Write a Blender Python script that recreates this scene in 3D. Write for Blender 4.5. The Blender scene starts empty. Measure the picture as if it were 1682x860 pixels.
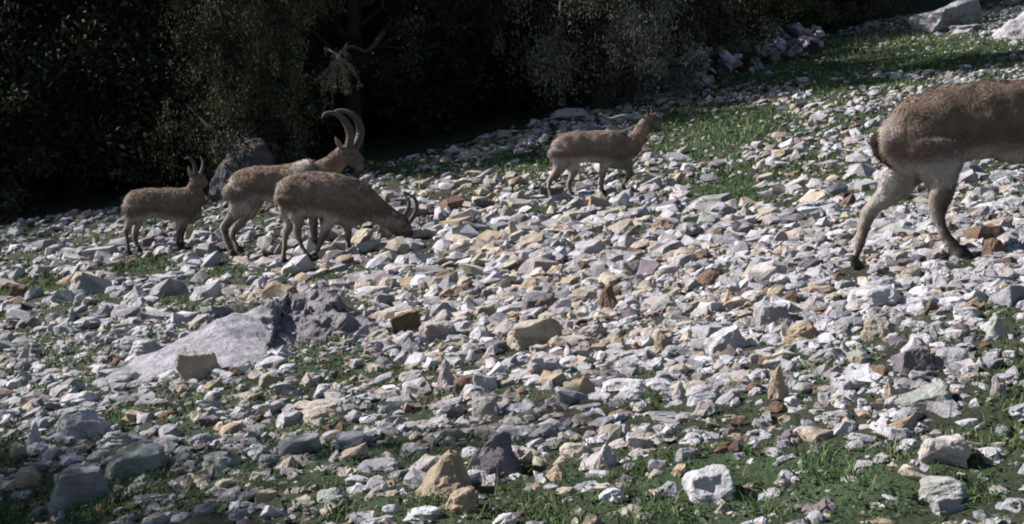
import bpy, bmesh, math, random
import numpy as np
from mathutils import Vector, noise, Matrix

R = math.radians
random.seed(7)
rs = np.random.RandomState(7)
scene = bpy.context.scene
COL = scene.collection

# ------------------------------------------------------------------ camera
F, CX, CY = 2191.0, 841.0, 430.0          # focal length and centre in photo pixels
cam_d = bpy.data.cameras.new('camera')
cam_d.sensor_width = 36.0
cam_d.lens = 36.0 * F / 1682.0
cam_d.clip_start = 0.1
cam_d.clip_end = 600.0
cam = bpy.data.objects.new('camera', cam_d)
cam.location = (0, 0, 0)
cam.rotation_euler = (R(90), 0, 0)
COL.objects.link(cam)
scene.camera = cam

# ------------------------------------------------------------------ light
SUN_EL, SUN_AZ = R(40), R(-79)            # azimuth measured from +Y towards +X
world = bpy.data.worlds.new('World')
scene.world = world
world.use_nodes = True
wn = world.node_tree
bg = wn.nodes['Background']
sky = wn.nodes.new('ShaderNodeTexSky')
sky.sky_type = 'NISHITA'
sky.sun_disc = False
sky.sun_elevation = SUN_EL
sky.sun_rotation = SUN_AZ
sky.dust_density = 0.4
wn.links.new(sky.outputs[0], bg.inputs[0])
bg.inputs[1].default_value = 0.05
sd = Vector((math.sin(SUN_AZ) * math.cos(SUN_EL), math.cos(SUN_AZ) * math.cos(SUN_EL), math.sin(SUN_EL)))
sun_d = bpy.data.lights.new('sun', 'SUN')
sun_d.energy = 5.0
sun_d.angle = R(0.53)
sun_d.color = (1.0, 0.95, 0.93)
sun = bpy.data.objects.new('sun', sun_d)
sun.rotation_euler = sd.to_track_quat('Z', 'Y').to_euler()
COL.objects.link(sun)

scene.view_settings.view_transform = 'Standard'
scene.view_settings.look = 'None'
scene.view_settings.exposure = 0.97
scene.view_settings.gamma = 1.0
scene.render.engine = 'CYCLES'
scene.cycles.max_bounces = 4
scene.cycles.diffuse_bounces = 2
scene.cycles.glossy_bounces = 1
scene.cycles.filter_width = 2.0

# ------------------------------------------------------------------ terrain function
def softplus(t):
    return np.where(t > 20, t, np.log1p(np.exp(np.minimum(t, 20))))

def height(X, Y):
    X = np.asarray(X, float); Y = np.asarray(Y, float)
    z = -0.815 + 0.1515 * np.clip(X, -40, 60) + 0.0932 * Y
    z = z + 0.12 * 1.2 * softplus((Y - 12) / 1.2)
    z = z - 0.10 * 4 * softplus((Y - 70) / 4)
    z = z + 0.020 * np.sin(1.7 * X + 0.6 * Y + 1) + 0.018 * np.sin(2.3 * Y - 1.1 * X) + 0.012 * np.sin(4.1 * X + 1.3) * np.sin(3.3 * Y)
    z = z + 0.008 * np.sin(9.1 * X + 2.3 * Y) * np.sin(7.7 * Y - 3.1 * X + .5)
    return z

def H(x, y):
    return float(height(x, y))

def gp(px, py):
    """where the line of sight through a photo pixel meets the ground"""
    a, b = (px - CX) / F, (CY - py) / F
    ys = np.concatenate([np.arange(1.5, 20, .05), np.arange(20, 90, .2)])
    d = b * ys - height(a * ys, ys)
    k = np.where(d <= 0)[0]
    y = ys[k[0]] if len(k) else 60.0
    if len(k) and k[0] > 0:
        y0, y1 = ys[k[0] - 1], ys[k[0]]
        for _ in range(12):
            m = .5 * (y0 + y1)
            if b * m - H(a * m, m) > 0: y0 = m
            else: y1 = m
        y = y1
    return Vector((a * y, y, H(a * y, y)))

def to_px(X, Y, Z):
    return CX + F * X / Y, CY - F * Z / Y

# green patches: photo-plane ellipses (px, py, rx, ry, weight)
GREEN = [(1120, 800, 190, 62, 1.0), (1400, 800, 230, 58, 1.0), (1650, 640, 60, 70, .9), (1620, 750, 110, 60, 1.0),
         (960, 850, 190, 28, .9), (830, 852, 70, 20, .9), (110, 590, 50, 26, .8), (205, 692, 34, 24, .8),
         (560, 592, 90, 32, .55), (640, 625, 40, 22, .6), (440, 790, 120, 40, .35), (1430, 84, 240, 34, 1.2), (1190, 200, 130, 30, 1.2), (1400, 140, 120, 14, .6),
         (870, 270, 70, 18, .9), (1190, 312, 70, 26, .55), (300, 505, 70, 16, .6), (110, 835, 240, 40, .45), (10, 770, 50, 45, .7),
         (1060, 665, 50, 18, .8), (1330, 600, 60, 26, .35), (250, 440, 60, 14, .6), (50, 470, 60, 30, .35), (700, 275, 120, 12, .5),
         (1270, 118, 130, 22, 1.1), (930, 610, 40, 16, .45), (560, 740, 100, 40, .3), (300, 830, 120, 30, .4), (640, 840, 120, 25, .45),
         (760, 570, 50, 16, .35), (1140, 240, 120, 20, .5), (1650, 95, 80, 18, .5), (380, 450, 60, 10, .5), (820, 610, 50, 14, .4)]

def greenness(X, Y):
    X = np.asarray(X, float); Y = np.asarray(Y, float)
    ok = Y > 1.2
    Ys = np.where(ok, Y, 1.2)
    px, py = to_px(X, Ys, height(X, Ys))
    g = np.zeros_like(px)
    for (a, b, rx, ry, w) in GREEN:
        d = ((px - a) / rx) ** 2 + ((py - b) / ry) ** 2
        g = np.maximum(g, w * np.clip(1.35 - d, 0, 1))
    mid_ = np.exp(-((px - 1050) / 420) ** 2 - ((py - 480) / 130) ** 2)
    base = .78 * (1 - .85 * mid_)
    n = .5 + .5 * np.sin(3.1 * X + 1.7 * np.sin(2.3 * Y)) * np.sin(2.7 * Y + 1.3 * np.sin(3.9 * X))
    g = np.clip(g * (0.6 + .65 * n) + base * (.25 + .75 * n), 0, 1)
    return np.where(ok, g, .3 * n)

# ------------------------------------------------------------------ helpers
def mesh_np(name, verts, faces, mat=None, col=None, smooth=False):
    """verts (n,3); faces (m,3 or 4); col (n,3) per vertex"""
    me = bpy.data.meshes.new(name)
    verts = np.asarray(verts, np.float32); faces = np.asarray(faces, np.int32)
    k = faces.shape[1]
    me.vertices.add(len(verts)); me.vertices.foreach_set('co', verts.ravel())
    me.loops.add(faces.size); me.loops.foreach_set('vertex_index', faces.ravel())
    me.polygons.add(len(faces))
    me.polygons.foreach_set('loop_start', np.arange(0, faces.size, k, dtype=np.int32))
    me.polygons.foreach_set('loop_total', np.full(len(faces), k, np.int32))
    me.polygons.foreach_set('use_smooth', np.full(len(faces), smooth, bool))
    me.update(calc_edges=True)
    if col is not None: put_col(me, col)
    if mat: me.materials.append(mat)
    return me

def put_col(me, col):
    at = me.color_attributes.new('tint', 'FLOAT_COLOR', 'POINT')
    c = np.ones((len(me.vertices), 4), np.float32)
    c[:, :3] = col
    at.data.foreach_set('color', c.ravel())

def add(name, me, parent=None, label=None, cat=None, group=None, kind=None, loc=None):
    o = bpy.data.objects.new(name, me)
    COL.objects.link(o)
    if parent: o.parent = parent
    if label: o['label'] = label
    if cat: o['category'] = cat
    if group: o['group'] = group
    if kind: o['kind'] = kind
    if loc is not None: o.location = loc
    return o

def cr(pts, n=4):
    """Catmull-Rom through rows of numbers"""
    P = np.asarray(pts, float)
    P = np.vstack([2 * P[0] - P[1], P, 2 * P[-1] - P[-2]])
    out = []
    for i in range(1, len(P) - 2):
        for k in range(n):
            t = k / n
            p0, p1, p2, p3 = P[i - 1], P[i], P[i + 1], P[i + 2]
            out.append(.5 * (2 * p1 + (p2 - p0) * t + (2 * p0 - 5 * p1 + 4 * p2 - p3) * t * t + (3 * p1 - p0 - 3 * p2 + p3) * t ** 3))
    out.append(P[-2])
    return np.array(out)

class MB:
    def __init__(s): s.v = []; s.f = []; s.n = 0
    def ring_tube(s, C, A, B, seg=12):
        """C centres, A and B half-axis vectors (n,3) each: a closed tube"""
        n = len(C); th = np.arange(seg) * 2 * math.pi / seg
        V = C[:, None, :] + A[:, None, :] * np.cos(th)[None, :, None] + B[:, None, :] * np.sin(th)[None, :, None]
        V = V.reshape(-1, 3)
        b = s.n
        F_ = []
        for i in range(n - 1):
            for j in range(seg):
                k = (j + 1) % seg
                F_.append((b + i * seg + j, b + i * seg + k, b + (i + 1) * seg + k, b + (i + 1) * seg + j))
        e0, e1 = b + n * seg, b + n * seg + 1
        for j in range(seg):
            k = (j + 1) % seg
            F_.append((b + k, b + j, e0, e0)); F_.append((b + (n - 1) * seg + j, b + (n - 1) * seg + k, e1, e1))
        s.v.append(np.vstack([V, C[0] - (C[1] - C[0]) * .15, C[-1] + (C[-1] - C[-2]) * .15])); s.f += F_
        s.n += len(V) + 2
    def tube(s, P, r, seg=8):
        P = np.asarray(P, float); r = np.asarray(r, float)
        T = np.gradient(P, axis=0); T /= np.linalg.norm(T, axis=1)[:, None] + 1e-9
        u = np.cross(T, [0.13, 0.97, 0.2]); u /= np.linalg.norm(u, axis=1)[:, None] + 1e-9
        w = np.cross(T, u)
        s.ring_tube(P, u * r[:, None], w * r[:, None], seg)
    def mesh(s, name, mat=None, smooth=True):
        me = bpy.data.meshes.new(name)
        V = np.vstack(s.v)
        me.from_pydata([tuple(v) for v in V], [], [tuple(dict.fromkeys(f)) for f in s.f])
        me.update()
        bm = bmesh.new(); bm.from_mesh(me); bmesh.ops.recalc_face_normals(bm, faces=bm.faces); bm.to_mesh(me); bm.free()
        if smooth: me.polygons.foreach_set('use_smooth', np.ones(len(me.polygons), bool))
        if mat: me.materials.append(mat)
        return me

# ------------------------------------------------------------------ materials
def new_mat(name):
    m = bpy.data.materials.new(name); m.use_nodes = True
    nt = m.node_tree; b = nt.nodes['Principled BSDF']
    b.inputs['Roughness'].default_value = .9
    b.inputs['Specular IOR Level'].default_value = .2
    return m, nt, b

def tint_mat(name, rough=.9, spec=.2, stain=None, stain_amt=.5, vscale=8., vlo=.75, vhi=1.15, bump=.3, bscale=40., bdist=.01, coord='Object', transl=0.):
    m, nt, b = new_mat(name)
    N, L = nt.nodes, nt.links
    b.inputs['Roughness'].default_value = rough
    b.inputs['Specular IOR Level'].default_value = spec
    at = N.new('ShaderNodeAttribute'); at.attribute_name = 'tint'
    tc = N.new('ShaderNodeTexCoord')
    geo = N.new('ShaderNodeNewGeometry')
    src = geo.outputs['Position'] if coord == 'World' else tc.outputs['Object']
    n1 = N.new('ShaderNodeTexNoise'); n1.inputs['Scale'].default_value = vscale; n1.inputs['Detail'].default_value = 6; n1.inputs['Roughness'].default_value = .65
    L.new(src, n1.inputs['Vector'])
    mr = N.new('ShaderNodeMapRange'); mr.inputs['From Min'].default_value = .3; mr.inputs['From Max'].default_value = .7
    mr.inputs['To Min'].default_value = vlo; mr.inputs['To Max'].default_value = vhi
    L.new(n1.outputs['Fac'], mr.inputs['Value'])
    mul = N.new('ShaderNodeVectorMath'); mul.operation = 'SCALE'
    L.new(at.outputs['Color'], mul.inputs[0]); L.new(mr.outputs[0], mul.inputs['Scale'])
    out = mul.outputs[0]
    if stain:
        n2 = N.new('ShaderNodeTexNoise'); n2.inputs['Scale'].default_value = vscale * .55; n2.inputs['Detail'].default_value = 5
        mp = N.new('ShaderNodeMapping'); mp.inputs['Location'].default_value = (3.1, 7.7, 1.3)
        L.new(src, mp.inputs['Vector']); L.new(mp.outputs[0], n2.inputs['Vector'])
        cr_ = N.new('ShaderNodeMapRange'); cr_.inputs['From Min'].default_value = .5; cr_.inputs['From Max'].default_value = .68
        cr_.inputs['To Min'].default_value = 0; cr_.inputs['To Max'].default_value = stain_amt
        L.new(n2.outputs['Fac'], cr_.inputs['Value'])
        mx = N.new('ShaderNodeMix'); mx.data_type = 'RGBA'
        L.new(cr_.outputs[0], mx.inputs['Factor']); L.new(out, mx.inputs['A']); mx.inputs['B'].default_value = (*stain, 1)
        out = mx.outputs['Result']
    L.new(out, b.inputs['Base Color'])
    if bump:
        n3 = N.new('ShaderNodeTexNoise'); n3.inputs['Scale'].default_value = bscale; n3.inputs['Detail'].default_value = 5; n3.inputs['Roughness'].default_value = .7
        L.new(src, n3.inputs['Vector'])
        bp = N.new('ShaderNodeBump'); bp.inputs['Strength'].default_value = bump; bp.inputs['Distance'].default_value = bdist
        L.new(n3.outputs['Fac'], bp.inputs['Height']); L.new(bp.outputs[0], b.inputs['Normal'])
    return m

M_rock = tint_mat('limestone', stain=(.15, .10, .07), stain_amt=.6, vscale=14, vlo=.72, vhi=1.15, bump=.8, bscale=50, bdist=.016, coord='World')
M_slab = tint_mat('weathered_bedrock', stain=(.20, .19, .20), stain_amt=.5, vscale=7, vlo=.55, vhi=1.2, bump=1.0, bscale=26, bdist=.05, coord='World')
M_soil = tint_mat('soil', stain=(.035, .05, .022), stain_amt=.6, vscale=6, vlo=.6, vhi=1.2, bump=.9, bscale=30, bdist=.03, coord='World')
M_leaf = tint_mat('leaf', rough=.8, spec=.08, bump=0, vscale=1.5, vlo=.6, vhi=1.25, coord='World')
M_grass = tint_mat('grass_blade', rough=.7, bump=0, vscale=3, vlo=.7, vhi=1.2, coord='World')
M_bark = tint_mat('bark', bump=.8, bscale=25, bdist=.02, vscale=10)
M_coat = tint_mat('coat', vscale=14, vlo=.65, vhi=1.2, bump=.5, bscale=120, bdist=.004, spec=.1)
M_fur = tint_mat('fur', vscale=12, vlo=.6, vhi=1.25, bump=0, spec=.1)
M_horn = tint_mat('horn', rough=.6, spec=.3, vscale=30, bump=.4, bscale=60, bdist=.004)
M_hoof, _nt, _b = new_mat('hoof'); _b.inputs['Base Color'].default_value = (.03, .025, .022, 1); _b.inputs['Roughness'].default_value = .5
M_eye, _nt, _b = new_mat('eye'); _b.inputs['Base Color'].default_value = (.02, .014, .008, 1); _b.inputs['Roughness'].default_value = .12; _b.inputs['Specular IOR Level'].default_value = .6

# ------------------------------------------------------------------ ground sheet
def axis(lo, hi, fine_lo, fine_hi, step, growth=1.12):
    a = list(np.arange(fine_lo, fine_hi, step))
    s = step; x = fine_lo
    left = []
    while x > lo:
        s *= growth; x -= s; left.append(max(x, lo))
    s = step; x = a[-1]; right = []
    while x < hi:
        s *= growth; x += s; right.append(min(x, hi))
    return np.array(left[::-1] + a + right)
gx = axis(-150, 170, -9, 10, .05); gy = axis(-60, 220, 1.5, 30, .055)
GX, GY = np.meshgrid(gx, gy)
GZ = height(GX, GY)
GZ = GZ + rs.rand(*GZ.shape) * .012 * (GY < 12) + .008 * np.sin(31 * GX + 11 * np.sin(7 * GY)) * np.sin(27 * GY + 9 * np.sin(5 * GX))
nv = len(gx)
idx = np.arange(len(gx) * len(gy)).reshape(len(gy), nv)
fc = np.stack([idx[:-1, :-1].ravel(), idx[:-1, 1:].ravel(), idx[1:, 1:].ravel(), idx[1:, :-1].ravel()], 1)
g = greenness(GX.ravel(), GY.ravel())[:, None]
soil = np.array([.034, .027, .022]); moss = np.array([.038, .062, .026])
nn = (.5 + .5 * np.sin(5.3 * GX + 2 * np.sin(3.7 * GY)) * np.sin(4.9 * GY)).ravel()[:, None]
g = g * np.clip(.65 + .6 * (.5 + .5 * np.sin(13 * GX + 4 * np.sin(6 * GY)) * np.sin(11 * GY + 3 * np.sin(8 * GX))).ravel()[:, None], 0, 1)
gc = soil * (1 - g) + moss * g
gc = gc * (.8 + .4 * nn)
me = mesh_np('ground', np.stack([GX.ravel(), GY.ravel(), GZ.ravel()], 1), fc, M_soil, gc, True)
add('ground', me, kind='structure')

# ------------------------------------------------------------------ rocks
PAL = {  # colour word -> linear albedo
    'white': (.46, .452, .468), 'pale grey': (.33, .325, .34), 'cream': (.41, .36, .295), 'pinkish': (.38, .34, .33),
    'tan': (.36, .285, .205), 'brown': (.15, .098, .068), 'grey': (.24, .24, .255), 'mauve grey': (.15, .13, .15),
    'greenish grey': (.31, .325, .295), 'shadow grey': (.06, .057, .072), 'dark brown': (.07, .048, .038)}  # shadow grey: the wood's shade put into the dark boulder's colour

def rock_points(shape, rng, apex=0.0):
    P = []
    def jit(s): return rng.uniform(-s, s)
    if shape == 'chunk':
        for k in range(13):
            a = rng.uniform(0, 6.283); z = rng.uniform(-1, 1); r = math.sqrt(1 - z * z) * rng.uniform(.75, 1)
            P.append((.52 * r * math.cos(a), .52 * r * math.sin(a), .5 + .5 * z * rng.uniform(.7, 1)))
    elif shape == 'slab':
        n = 9
        for k in range(n):
            a = k / n * 6.283 + jit(.3); r = .42 + rng.uniform(0, .12)
            P += [(r * math.cos(a), r * math.sin(a), rng.uniform(0, .35)), (r * .8 * math.cos(a), r * .8 * math.sin(a), .75 + jit(.25))]
    elif shape == 'block':
        for x in (-.5, .5):
            for y in (-.5, .5):
                for z in (0, 1):
                    P.append((x * (1 - .45 * z * rng.random()) + jit(.1), y * (1 - .35 * rng.random()) + jit(.1), z * (1 - .42 * rng.random())))
        for k in range(7): P.append((jit(.56), jit(.52), rng.uniform(.15, 1)))
    elif shape == 'peak':
        for k in range(7):
            a = k / 7 * 6.283 + jit(.35); r = .44 + rng.uniform(0, .12)
            P.append((r * math.cos(a), r * math.sin(a), rng.uniform(0, .25)))
        P += [(apex + jit(.04), jit(.1), 1), (apex + .10, .1 + jit(.1), .9), (apex * .3 - .22, -.12, .5 + jit(.1)), (.3, .05, .45 + jit(.12)), (apex * .6, -.34, .42 + jit(.1))]
    elif shape == 'wedge':
        for k in range(8):
            a = k / 8 * 6.283 + jit(.3); r = .46 + rng.uniform(0, .08)
            P.append((r * math.cos(a), r * math.sin(a), rng.uniform(0, .2)))
            P.append((r * .7 * math.cos(a), r * .7 * math.sin(a), .35 + (.5 + apex) * .6 * (math.cos(a) * .5 + .5) + jit(.08)))
    else:  # dome
        for k in range(22):
            a = rng.uniform(0, 6.283); z = rng.random() ** .7
            r = .52 * math.sqrt(max(0, 1 - (z * .93) ** 2.2))
            P.append((r * math.cos(a), r * math.sin(a), z))
        for k in range(8): P.append((.5 * math.cos(k * .785), .5 * math.sin(k * .785), .05))
    return P

def hull_mesh(P, cuts=0, disp=0.0, seed=0, bevel=0.0):
    bm = bmesh.new()
    for p in P: bm.verts.new(p)
    r = bmesh.ops.convex_hull(bm, input=bm.verts)
    junk = list({e for k in ('geom_interior', 'geom_unused') for e in r[k] if isinstance(e, bmesh.types.BMVert) and e.is_valid})
    bmesh.ops.delete(bm, geom=junk, context='VERTS')
    if bevel:
        bmesh.ops.dissolve_limit(bm, angle_limit=.12, verts=bm.verts, edges=bm.edges)
        bmesh.ops.bevel(bm, geom=list(bm.edges), offset=bevel, segments=1, affect='EDGES', profile=.5)
    if cuts:
        bmesh.ops.triangulate(bm, faces=bm.faces)
        for c in range(cuts):
            lim = .22 / (1 + c * .8)
            es = [e for e in bm.edges if e.calc_length() > lim]
            if es: bmesh.ops.subdivide_edges(bm, edges=es, cuts=1)
            bmesh.ops.triangulate(bm, faces=bm.faces)
        off = Vector((seed * 3.17, seed * 1.31, seed * .77))
        bmesh.ops.smooth_vert(bm, verts=bm.verts, factor=.22, use_axis_x=True, use_axis_y=True, use_axis_z=True)
        for v in bm.verts:      # large irregular warp: no clean box or pyramid is left
            v.co += Vector(noise.noise_vector(v.co * 1.6 + off)) * .14
        bm.normal_update()
        for v in bm.verts:
            n = noise.fractal(v.co * 2.6 + off, .9, 2.0, 4)
            n2 = noise.noise(v.co * 9 + off)
            # ledges: stepped noise reads as broken limestone
            st = math.floor((v.co.z + .15 * n) * 5) / 5 - v.co.z
            v.co += v.normal * (disp * n + disp * .35 * n2) + Vector((v.co.x, v.co.y, 0)) * (.25 * disp * st * 5)
    bmesh.ops.triangulate(bm, faces=bm.faces)
    bmesh.ops.recalc_face_normals(bm, faces=bm.faces)
    V = np.array([v.co[:] for v in bm.verts]); bm.verts.index_update()
    Fc = np.array([[v.index for v in f.verts] for f in bm.faces])
    bm.free()
    return V, Fc

placed = []     # (px, base_py, w, h, x, y, radius, colour, shape, obj)
ROCK_GROUP = 'rocks strewn over the stony slope'
def slope_basis():
    n = Vector((-.1515, -.12, 1)).normalized()
    return n

def put_rock(px, py, w, h, shape, colour, label=None, apex=0., big=False, tilt=None, name='rock', depth=None, yaw=None, mat=None, sink=.1):
    p = gp(px, py)
    s = p.y / F
    W, Hh = w * s, h * s
    rng = random.Random(int(px * 7 + py * 13))
    seed = len(placed) + 1
    V, Fc = hull_mesh(rock_points(shape, rng, apex), cuts=3 if (big or W > .08) else 2, disp=.075 if shape != 'block' else .065, seed=seed, bevel=.03)
    dep = (depth if depth else rng.uniform(.7, 1.05)) * W
    V = V * np.array([W, dep, Hh * (1 + sink)])
    V[:, 2] -= Hh * sink
    # tilt a little along the slope
    t = tilt if tilt is not None else rng.uniform(.02, .14)
    ct, st = math.cos(-t), math.sin(-t)
    X, Z = V[:, 0].copy(), V[:, 2].copy()
    V[:, 0] = X * ct + Z * st; V[:, 2] = -X * st + Z * ct
    yw = yaw if yaw is not None else rng.uniform(-.45, .45)
    X, Y_ = V[:, 0].copy(), V[:, 1].copy()
    V[:, 0] = X * math.cos(yw) - Y_ * math.sin(yw); V[:, 1] = X * math.sin(yw) + Y_ * math.cos(yw)
    c = np.array(PAL[colour]) * rng.uniform(.9, 1.1)
    me = mesh_np('rock', V, Fc, mat or M_rock, np.tile(c, (len(V), 1)))
    y = p.y + dep * .42
    x = p.x * y / p.y
    o = add(name, me, label=label, cat='rock' if name == 'rock' else name.replace('_', ' '), group=ROCK_GROUP if name == 'rock' else None, loc=(x, y, min(p.z, H(x, y)) - .004))
    placed.append([px, py, w, h, x, y, max(W, dep) * .5, colour, shape, o, label])
    return o

# heroes: px, base py, width, height, shape, colour, label, short name used to find others, apex
HERO = [
 (735, 822, 122, 86, 'peak', 'tan', 'big pointed tan boulder with a bright left face and shadowed right face, near bottom edge', 'big pointed tan boulder', .05),
 (764, 846, 60, 46, 'dome', 'tan', 'rounded tan rock resting against the right foot of the big pointed boulder', 'rounded tan rock', 0),
 (817, 783, 78, 66, 'block', 'mauve grey', 'mauve grey leaning block behind the big pointed tan boulder', 'mauve leaning block', 0),
 (334, 626, 70, 56, 'block', 'cream', 'squarish boulder standing on the lower edge of the smooth bedrock slab', 'squarish boulder on the slab', 0),
 (240, 590, 74, 34, 'dome', 'white', 'smooth pale rock along the upper left edge of the bedrock slab', 'smooth pale rock by the slab', 0),
 (142, 838, 92, 76, 'block', 'grey', 'chunky grey rock with a pale left face, near the lower left corner', 'chunky grey corner rock', 0),
 (137, 727, 86, 58, 'dome', 'white', 'broad whitish rock with a broken top, left of the little grass tuft', 'broad whitish left rock', 0),
 (312, 812, 28, 38, 'peak', 'tan', 'small upright tan triangle of stone on bare dark soil', 'small tan triangle stone', 0),
 (253, 829, 84, 18, 'slab', 'grey', 'long thin bluish grey slab lying flat below the tan triangle stone', 'long thin grey slab', 0),
 (230, 786, 94, 68, 'block', 'greenish grey', 'hulking olive grey rock with a slanting left face, above the thin slab', 'hulking olive rock', 0),
 (523, 695, 98, 46, 'dome', 'cream', 'large cream rock with a knobbly top casting a black shadow to its right', 'large knobbly cream rock', 0),
 (621, 781, 94, 40, 'wedge', 'grey', 'flat grey wedge of rock tilted on dark soil, left of the big pointed boulder', 'flat grey wedge', 0),
 (494, 750, 74, 36, 'block', 'pale grey', 'small brick-shaped pale rock alone on dark soil below the knobbly cream rock', 'brick-shaped pale rock', 0),
 (669, 548, 52, 44, 'block', 'brown', 'rusty brown block right of the rugged dark outcrop', 'rusty brown block', 0),
 (720, 562, 54, 38, 'block', 'pinkish', 'pinkish block with a dark shaded front, next to the rusty brown block', 'shaded pinkish block', 0),
 (880, 574, 84, 52, 'block', 'cream', 'white-topped block with a brown shaded front in the middle of the scree', 'white-topped block', 0),
 (897, 614, 72, 34, 'slab', 'white', 'bright white flat slab below the white-topped block', 'bright white slab', 0),
 (948, 660, 64, 52, 'wedge', 'tan', 'yellowish tan wedge with its dark face to the right, below the bright white slab', 'yellowish tan wedge', .3),
 (1025, 648, 98, 32, 'slab', 'white', 'long white slab just right of the yellowish tan wedge', 'long white slab', 0),
 (1157, 668, 64, 38, 'dome', 'white', 'smooth white humped rock above the grass, middle right', 'smooth white hump', 0),
 (1090, 582, 58, 50, 'peak', 'tan', 'rusty upright rock with a bright orange left edge in the dense scree', 'rusty upright rock', -.15),
 (1195, 584, 84, 72, 'wedge', 'white', 'very large white angular rock lying in the dense scree', 'very large white rock', .1),
 (1270, 544, 64, 56, 'block', 'pale grey', 'white-topped rock with a brown right side beside the very large white rock', 'brown-sided rock', 0),
 (1278, 664, 46, 70, 'peak', 'tan', 'tall tan standing stone like a tooth at the edge of the grass', 'tall tan standing stone', .15),
 (1165, 826, 80, 58, 'block', 'white', 'bright chalky rock standing alone in the lower right grass', 'chalky rock in the grass', 0),
 (1006, 831, 60, 30, 'slab', 'white', 'thin bright slab tilted up over its own black shadow, near bottom edge', 'thin tilted bright slab', 0),
 (982, 781, 72, 62, 'wedge', 'pinkish', 'pinkish white rock rising to a point on its right, at the grass edge', 'pinkish rising rock', .4),
 (918, 794, 46, 44, 'peak', 'tan', 'small yellowish peaked rock left of the pinkish rising rock', 'small yellowish peak', -.1),
 (1523, 674, 114, 60, 'wedge', 'greenish grey', 'wide greenish grey boulder with an overhanging lip, right of the tan standing stone', 'wide greenish boulder', 0),
 (1548, 832, 94, 46, 'dome', 'greenish grey', 'broad greenish rock sunk in the grass at lower right', 'broad sunken greenish rock', 0),
 (1550, 772, 90, 58, 'block', 'pinkish', 'crumbling pinkish brown rock in the grass above the broad sunken rock', 'crumbling pinkish rock', 0),
 (1432, 514, 106, 52, 'slab', 'white', 'widest white slab of the scree, below the nearest ibex', 'widest white slab', 0),
 (1445, 562, 62, 46, 'dome', 'cream', 'cream rock with a scalloped lower edge under the widest white slab', 'scalloped cream rock', 0),
 (1322, 566, 70, 36, 'dome', 'tan', 'rounded beige rock with a shaded underside left of the scalloped cream rock', 'rounded beige rock', 0),
 (1637, 561, 54, 48, 'wedge', 'greenish grey', 'pale green-white rock tilted up to a sharp right corner near the right edge', 'sharp-cornered pale rock', .4),
 (1564, 608, 64, 42, 'dome', 'pale grey', 'pale two-lobed rock above the wide greenish boulder', 'two-lobed pale rock', 0),
 (1632, 424, 30, 44, 'block', 'brown', 'dark upright stump of stone behind the nearest ibex hind hooves', 'dark upright stone', 0),
 (1001, 510, 42, 48, 'peak', 'brown', 'dark brown peaked rock among pale stones in mid slope', 'dark brown peak', 0),
 (1165, 472, 54, 40, 'peak', 'brown', 'dark brown pyramid rock in the scree under the far walking ibex', 'dark brown pyramid', .05),
 (888, 514, 54, 36, 'block', 'mauve grey', 'mauve block lodged in pale scree above the white-topped block', 'mauve lodged block', 0),
]
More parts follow.
